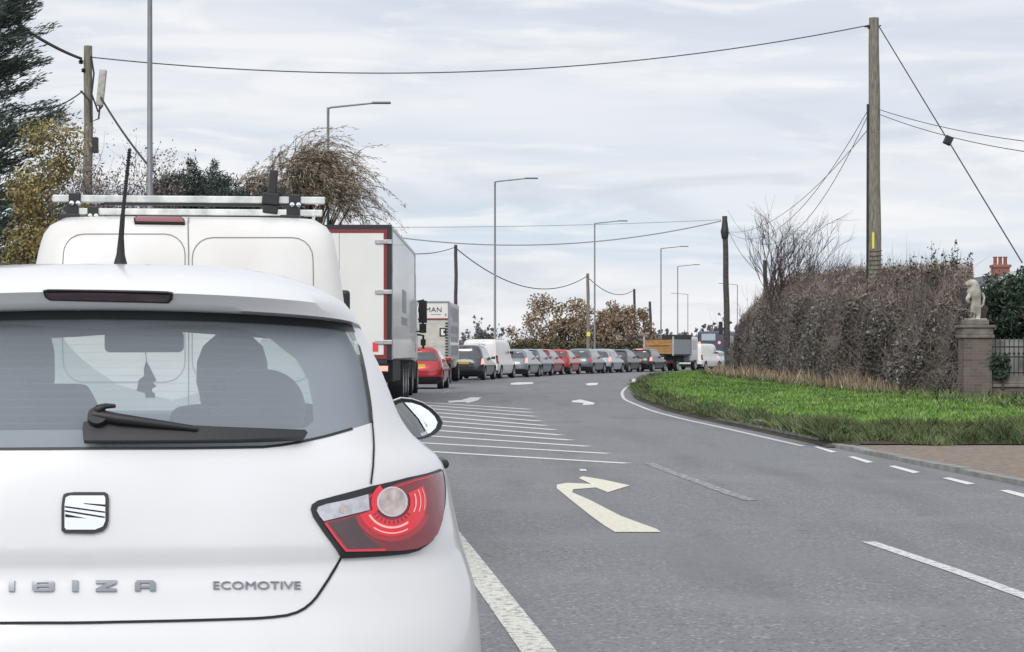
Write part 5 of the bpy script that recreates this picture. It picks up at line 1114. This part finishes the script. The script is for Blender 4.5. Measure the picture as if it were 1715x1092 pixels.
# box lorry ahead of the red hatchback
t = thing('box_lorry', 'white box lorry with black lettering over a roller shutter', 'lorry', (-3.76, 86, 0), R(1.6)); BZ0, BZ1 = .98, 3.38
b = MB(); b.box(-1.2,1.2,.03,7.2,BZ0,BZ1); b.build('box_body', 'lorry_side', t, bevel=.02)
b = MB(); b.box(-1.2,1.2,-.02,.03,BZ1-.06,BZ1+.02); b.box(1.12,1.215,-.02,.03,BZ0,BZ1-.06); b.box(-1.215,-1.12,-.02,.03,BZ0,BZ1-.06); b.box(-1.12,1.12,-.02,.03,BZ0-.02,BZ0+.08); b.build('door_frame', 'side_graphic', t)
b = MB(); b.box(-1.12,1.12,-.01,.028,2.70,BZ1-.06); b.build('header_panel', 'lorry_cream', t); b = MB(); b.box(-1.12,1.12,-.03,.028,2.63,2.70); b.build('header_trim', 'frame_red', t)
b = MB(); [b.box(-1.12,1.12,-.004-.006*(k % 2),.02,1.06+k*.157,1.06+(k+1)*.157) for k in range(10)]; b.build('roller_shutter', mat('shutter', (.56,.54,.48), .6, var=.1, vs=3), t)
for tx, x0, x1 in (('N', -.10, .10), ('M', .20, .40), ('A', .43, .64), ('N', .67, .86)):
    vs, fs = text_mesh(tx, x0, x1, 2.95, 3.15, lambda x, y, h: (x, -.012-h, y), .006); me = bpy.data.meshes.new('letter'); me.from_pydata(vs, [], fs); link('letter', me, 'gap', t)
b = MB(); b.box(.42,.85,-.014,-.011,2.84,2.87); b.box(1.0,1.06,-.014,-.011,2.78,2.90); b.build('small_print', 'side_graphic', t)
b = MB(); b.box(.78,1.05,-.03,-.012,1.95,2.30); o = b.build('badge_plate', 'frame_black', t); b = MB(); b.box(.84,.94,-.034,-.03,2.0,2.25); b.box(.94,1.0,-.034,-.03,2.2,2.25); b.box(.94,1.0,-.034,-.03,2.0,2.08); b.build('badge_mark', 'lorry_cream', o)
for z0, z1, y0, y1 in ((2.75,3.2,.6,1.6),(2.62,3.2,1.9,6.6),(2.1,2.42,.7,6.4),(1.72,1.95,.7,6.4),(1.18,1.6,.9,6.2)):
    b = MB(); b.box(1.2,1.206,y0,y1,z0,z1); b.build('side_picture', mat('picture', (.10,.13,.18), .4, var=.5, vs=2.5, col2=(.40,.36,.36)), t)
b = MB(); [b.box(1.02,1.12,-.05,-.02,1.15+.12*k,1.2+.12*k) for k in range(12)]; b.build('shutter_track', 'gap', t)
b = MB(); b.box(-.5,.5,.2,9,.6,.95); b.box(-1.1,1.1,-.15,.1,.55,.68); b.box(-1.1,1.1,-.4,-.05,.90,.97); b.build('chassis', 'dark_chassis', t, bevel=.02)
b = MB(); b.box(-1.05,1.05,7.4,9.2,.6,2.5); b.build('cab', 'lorry_cream', t, bevel=.15, seg=3); b = MB(); b.box(-.95,.95,9.16,9.22,1.5,2.2); b.build('windscreen', 'dark_glass', t); b = MB(); b.box(1.02,1.056,7.9,8.8,1.5,2.1); b.build('side_window', 'dark_glass', t)
for s_ in (1, -1):
    for y in (1.9, 8.2): wheel_parts(t, s_*.98, y, .42, .3, s_, 'steel')
    b = MB(); lo, hi = sorted((s_*.85, s_*1.1)); b.box(lo, hi, -.17, -.14, .56, .67); b.build('tail_lamp', 'lamp_red', t)

# tipper lorry with wooden sides
mat('wood_orange', (.36,.20,.07), .8, var=.3, vs=3, vstretch=(1,1,6)); mat('wood_dark', (.16,.06,.035), .8)
t = thing('tipper_lorry', 'flatbed lorry with orange wooden tailboard and a dark front cab', 'lorry', (10.35, 147.5, 0), R(22))
b = MB(); [b.box(-1.02,1.02,-.02,.05,1.22+.20*k,1.405+.20*k) for k in range(5)]; b.build('tailboard', 'wood_orange', t); b = MB(); b.box(-.7,.75,-.035,-.02,1.75,1.83); b.box(-1.05,1.05,-.03,.0,2.2,2.26); b.build('tailboard_rail', 'wood_dark', t)
for s_ in (1, -1): b = MB(); lo, hi = sorted((s_*1.03, s_*1.09)); b.box(lo, hi, 0, 4.2, 1.2, 2.25); b.build('side_board', 'side_graphic', t); b = MB(); lo, hi = sorted((s_*1.02, s_*1.12)); b.box(lo, hi, -.04, .06, 1.1, 2.45); b.build('corner_post', 'steel', t)
b = MB(); b.box(-1.1,1.1,4.2,4.3,1.2,2.6); b.box(-1.1,1.1,.2,4.2,1.1,1.2); b.build('bed', 'dark_chassis', t); b = MB(); b.box(-.45,.45,.1,6.2,.6,1.1); b.box(-1.05,1.05,-.05,.15,.55,.75); b.build('chassis', 'dark_chassis', t)
b = MB(); b.box(-.42,.38,-.08,-.05,.80,1.06); b.build('number_plate', 'plate_white', t); b = MB(); b.box(-1.0,1.0,4.5,6.3,.65,2.45); b.build('cab', 'paint_pale', t, bevel=.12, seg=3); b = MB(); b.box(1.0,1.006,4.9,5.9,1.5,2.2); b.build('side_window', 'dark_glass', t); b = MB(); b.box(-.6,.6,4.46,4.5,1.6,2.2); b.build('rear_window', 'dark_glass', t)
for s_ in (1, -1):
    for y in (1.2, 5.5): wheel_parts(t, s_*.9, y, .40, .28, s_, 'steel')
    b = MB(); lo, hi = sorted((s_*.8, s_*1.03)); b.box(lo, hi, -.08, -.05, .56, .72); b.build('tail_lamp', 'lamp_dark_red', t)
# dark coach at the head of the visible queue
mat('coach_blue', (.045,.05,.085), .35, coat=.6, var=.1, vs=1)
t = thing('coach', 'dark blue coach with a pale rear window and lit lamps, half behind the hedge', 'coach', (16.45, 173, 0), R(26)); b = MB(); b.box(-1.2,1.2,0,11,.35,3.1); b.build('body', 'coach_blue', t, bevel=.18, seg=3)
b = MB(); b.box(-.82,.42,-.02,.03,2.32,2.88); b.build('rear_window', mat('pale_glass', (.35,.42,.46), .1, coat=1), t, bevel=.04); b = MB(); b.box(1.19,1.21,1,10,1.7,2.7); b.build('side_window', 'dark_glass', t); b = MB(); b.box(-1.0,1.0,-.06,.0,.4,.75); b.build('rear_bumper', 'gap', t, bevel=.03)
for x, z, m in ((-1.0,2.12,'lamp_lit'),(.75,2.15,'lamp_lit'),(-.1,1.62,'lamp_lit'),(.95,.95,'lamp_white'),(-.95,.95,'lamp_lit')): b = MB(); b.lathe([(.001,-.03),(.11,-.02),(.12,.02)], (x, 0, z), 'Y', 12); b.build('tail_lamp', m, t)
for s_ in (1, -1):
    for y in (2.6, 8.8): wheel_parts(t, s_*1.05, y, .48, .3, s_, 'steel')

# ------------------------------------------------------------------ far buildings
mat('render_pale', (.50,.49,.46), .9, var=.1, vs=1); mat('roof_dark', (.06,.065,.075), .8, var=.2, vs=2); mat('brick_red', (.26,.085,.055), .9, var=.25, vs=6); mat('brick_far', (.34,.12,.08), .9, var=.2, vs=4)
t = thing('low_building', 'long low pale building with a dark flat roof behind the tipper lorry', 'building', (14.6, 232, 0)); b = MB(); b.box(0,7.2,0,6,0,2.75); b.build('wall', 'render_pale', t); b = MB(); b.box(-.3,7.5,-.3,6.3,2.75,3.1); b.build('roof', 'roof_dark', t)
for k in range(4): b = MB(); b.box(.6+1.75*k,1.5+1.75*k,-.04,.02,1.0,2.1); b.build('window', 'dark_glass', t)
def brick(name, c1, c2, mortar, sc):
    m = bpy.data.materials.new(name); m.use_nodes = True; t = m.node_tree; bs = t.nodes['Principled BSDF']; co = N('ShaderNodeTexCoord', t); sp = N('ShaderNodeSeparateXYZ', t); t.links.new(co.outputs['Object'], sp.inputs[0])
    ad = N('ShaderNodeMath', t, operation='ADD'); t.links.new(sp.outputs['X'], ad.inputs[0]); t.links.new(sp.outputs['Y'], ad.inputs[1]); cb = N('ShaderNodeCombineXYZ', t); t.links.new(ad.outputs[0], cb.inputs[0]); t.links.new(sp.outputs['Z'], cb.inputs[1])
    br = N('ShaderNodeTexBrick', t); t.links.new(cb.outputs[0], br.inputs[0]); br.inputs['Scale'].default_value = sc; br.inputs['Color1'].default_value = (*c1, 1); br.inputs['Color2'].default_value = (*c2, 1); br.inputs['Mortar'].default_value = (*mortar, 1)
    br.inputs['Mortar Size'].default_value = .012*sc/4.4; br.inputs['Brick Width'].default_value = .225*sc/1.0; br.inputs['Row Height'].default_value = .075*sc; br.inputs['Scale'].default_value = sc
    br.inputs['Brick Width'].default_value = .225*1.0*sc/sc*sc; br.inputs['Row Height'].default_value = .075*sc
    br.inputs['Scale'].default_value = 1.0; br.inputs['Brick Width'].default_value = .225; br.inputs['Row Height'].default_value = .075; br.inputs['Mortar Size'].default_value = .008
    no = N('ShaderNodeTexNoise', t); no.inputs['Scale'].default_value = 2.5; no.inputs['Detail'].default_value = 6; t.links.new(co.outputs['Object'], no.inputs['Vector']); mr_ = N('ShaderNodeMapRange', t); mr_.inputs[1].default_value = .48; mr_.inputs[2].default_value = .68; mr_.inputs[4].default_value = .8; t.links.new(no.outputs['Fac'], mr_.inputs[0])
    t.links.new(mixc(br.outputs['Color'], (.16,.16,.13), mr_.outputs[0], tree=t), bs.inputs['Base Color']); bs.inputs['Roughness'].default_value = .95; MATS[name] = m
brick('old_brick', (.17,.115,.10), (.10,.08,.075), (.15,.14,.13), 1); brick('chimney_brick', (.36,.10,.07), (.28,.075,.05), (.3,.2,.16), 1)
mat('stone', (.40,.38,.33), .95, var=.35, vs=5, bump=.5, bs=20); mat('stone_dark', (.17,.15,.13), .95, var=.3, vs=5, bump=.4, bs=20); mat('iron', (.018,.019,.022), .6)
DH = 110; hx = at_px(1687, DH); t = thing('brick_house', 'red brick house with chimney and white gable, mostly hidden by the conifer', 'house', (hx, DH, 0))
b = MB(); b.box(-2.6,9,0,9,0,3.9); b.add([(-2.6,0,3.9),(2.9,0,3.9),(.15,0,5.45),(-2.6,.01,3.9)], [(0,1,2)]); b.build('wall', 'chimney_brick', t)
b = MB(); 
for s_ in (1, -1): b.add([(.15,-.35,5.55),(.15+s_*3.1,-.35,3.75),(.15+s_*3.1,9,3.75),(.15,9,5.55),(.15,-.35,5.45),(.15+s_*3.1,-.35,3.63),(.15+s_*3.1,9,3.63),(.15,9,5.45)], [(0,1,2,3),(4,7,6,5),(0,4,5,1),(1,5,6,2),(2,6,7,3),(3,7,4,0)])
b.build('roof', mat('roof_tile', (.12,.12,.125), .8, var=.3, vs=5), t)
b = MB(); [b.tube([(.15,-.4,5.5),(.15+s_*3.15,-.4,3.68)], .10, 4) for s_ in (1, -1)]; b.build('bargeboard', 'lamp_white', t); b = MB(); b.box(-.4,.7,-.05,.02,3.0,4.0); b.build('window', 'dark_glass', t)
b = MB(); b.box(-.40,.42,1.2,2.0,4.6,5.95); b.box(-.47,.49,1.13,2.07,5.83,5.98); o = b.build('chimney', 'chimney_brick', t)
for x in (-.27, 0, .27): b = MB(); b.lathe([(.001,0),(.11,0),(.09,.35),(.12,.38),(.12,.44),(.08,.44),(.001,.42)], (x,1.6,5.98), 'Z', 12); b.build('chimney_pot', 'brick_far', o, 50)
# brick pillar, wall, railing and statue
DP = 50; px_ = at_px(1638, DP); t = thing('brick_pillar', 'square old brick gate pillar with stone cap at the right end of the hedge', 'pillar', (px_, DP, 0)); b = MB(); b.box(-.335,.335,0,.67,.1,1.62); b.build('shaft', 'old_brick', t, bevel=.008)
b = MB(); b.box(-.39,.39,-.055,.725,1.62,1.70); b.box(-.36,.36,-.03,.70,1.70,1.86); b.build('band', 'stone_dark', t, bevel=.015); b = MB(); b.box(-.41,.41,-.075,.745,1.86,1.93); b.box(-.28,.28,.05,.62,1.93,2.06); b.build('cap', 'stone_dark', t, bevel=.02)
t = thing('stone_lion', 'weathered pale stone beast standing upright on the brick pillar', 'statue', (px_+.03, DP+.33, 2.06)); z = .0
V_ = [(0,0,.30),(0,0,.46),(-.02,-.02,.62),(-.06,-.03,.78),(-.10,-.05,.90),(-.20,-.08,.88),(-.28,-.1,.84), (.05,0,.16),(.04,-.02,.03),(-.03,-.04,.0), (-.08,.02,.16),(-.07,.0,.03),(-.14,-.02,.0), (-.16,-.06,.60),(-.24,-.08,.50),(-.20,-.05,.40), (-.10,.08,.62),(-.18,.06,.50),(-.16,.05,.40), (.08,.0,.28),(.17,.02,.36),(.20,.02,.55),(.14,.02,.66)]
E_ = [(0,1),(1,2),(2,3),(3,4),(4,5),(5,6),(0,7),(7,8),(8,9),(0,10),(10,11),(11,12),(2,13),(13,14),(14,15),(2,16),(16,17),(17,18),(0,19),(19,20),(20,21),(21,22)]
rd_ = [.11,.12,.16,.17,.13,.08,.045,.075,.055,.05,.075,.055,.05,.06,.05,.045,.06,.05,.045,.03,.025,.03,.035]; skin('body', V_, E_, rd_, 'stone', t, 0); b = MB(); b.box(-.24,.22,-.18,.2,-.0,.03); b.build('plinth', 'stone', t, bevel=.01)
WX0 = px_+.37; t = thing('low_brick_wall', 'low old brick wall with weathered coping right of the pillar', 'wall', (WX0, DP+.15, 0)); b = MB(); b.box(0,7,0,.3,.1,.44); b.build('wall', 'old_brick', t); b = MB(); b.box(-.0,7,-.05,.36,.44,.52); b.box(0,7,.02,.28,.52,.73); b.build('coping', 'stone_dark', t, bevel=.015)
t = thing('iron_railing', 'black iron railing of close upright bars on the low brick wall', 'railing', (WX0, DP+.15, .73)); b = MB(); b.box(0,7,-.02,.02,.04,.075); b.box(0,7,-.02,.02,.42,.455); b.box(0,7,-.02,.02,.66,.695); b.build('rail', 'iron', t)
b = MB(); 
for k in range(62): x = .08+k*.112; b.tube([(x,0,0),(x,0,.84)], .011, 5); b.lathe([(.001,.07),(.02,.02),(.001,0)], (x,0,.84), 'Z', 5); (b.lathe([(.001,-.02),(.035,0),(.001,.02)], (x,0,.52), 'Y', 8))
b.build('bars', 'iron', t)
b = MB(); b.box(0,14,2.5,2.56,.2,1.60); t = thing('pale_fence', 'pale panel fence seen through the iron railing', 'fence', (WX0+.15, DP-.9, 0)); b.build('panel', mat('weathered_panel', (.20,.20,.18), .9, var=.4, vs=3), t)
LM('leaf_conifer', [(.02,.04,.028),(.04,.065,.045),(.07,.10,.07),(.10,.13,.10)])
tree('garden_conifer', 'dark green conifer behind the railing, in front of the brick house', 'tree', (at_px(1700, 53), 53.2, 0), 4.2, .14, None, 'leaf_conifer', lambda h: [((rng.uniform(-.75, 1.8), rng.normal(0, .4), z), rng.uniform(.2, .42)) for z in rng.uniform(1.65, 3.0, 75)]+[((rng.uniform(.1, 1.6), 0, z), .28) for z in rng.uniform(2.7, 3.4, 14)], 26000, .13, .045, up=.3)
tree('ivy_bush', 'small dark bush spilling over the low wall between pillar and railing', 'shrub', (WX0+.25, DP+.1, .6), 1.0, .03, None, 'leaf_conifer', blob(-.1, .3, .2, .4, 12, .1, .17, .12), 2200, .07, .05)

t = thing('marker_stub', 'small white stub post at the tip of the grass verge', 'marker post', (at_px(1062, 74), 74, 0)); b = MB(); b.lathe([(.11,0),(.10,.25),(.07,.33),(.001,.36)], (0,0,0), 'Z', 10); b.build('post', 'lamp_white', t, 50); b = MB(); b.lathe([(.106,.16),(.104,.22)], (0,0,0), 'Z', 10); b.build('band', 'gap', t)
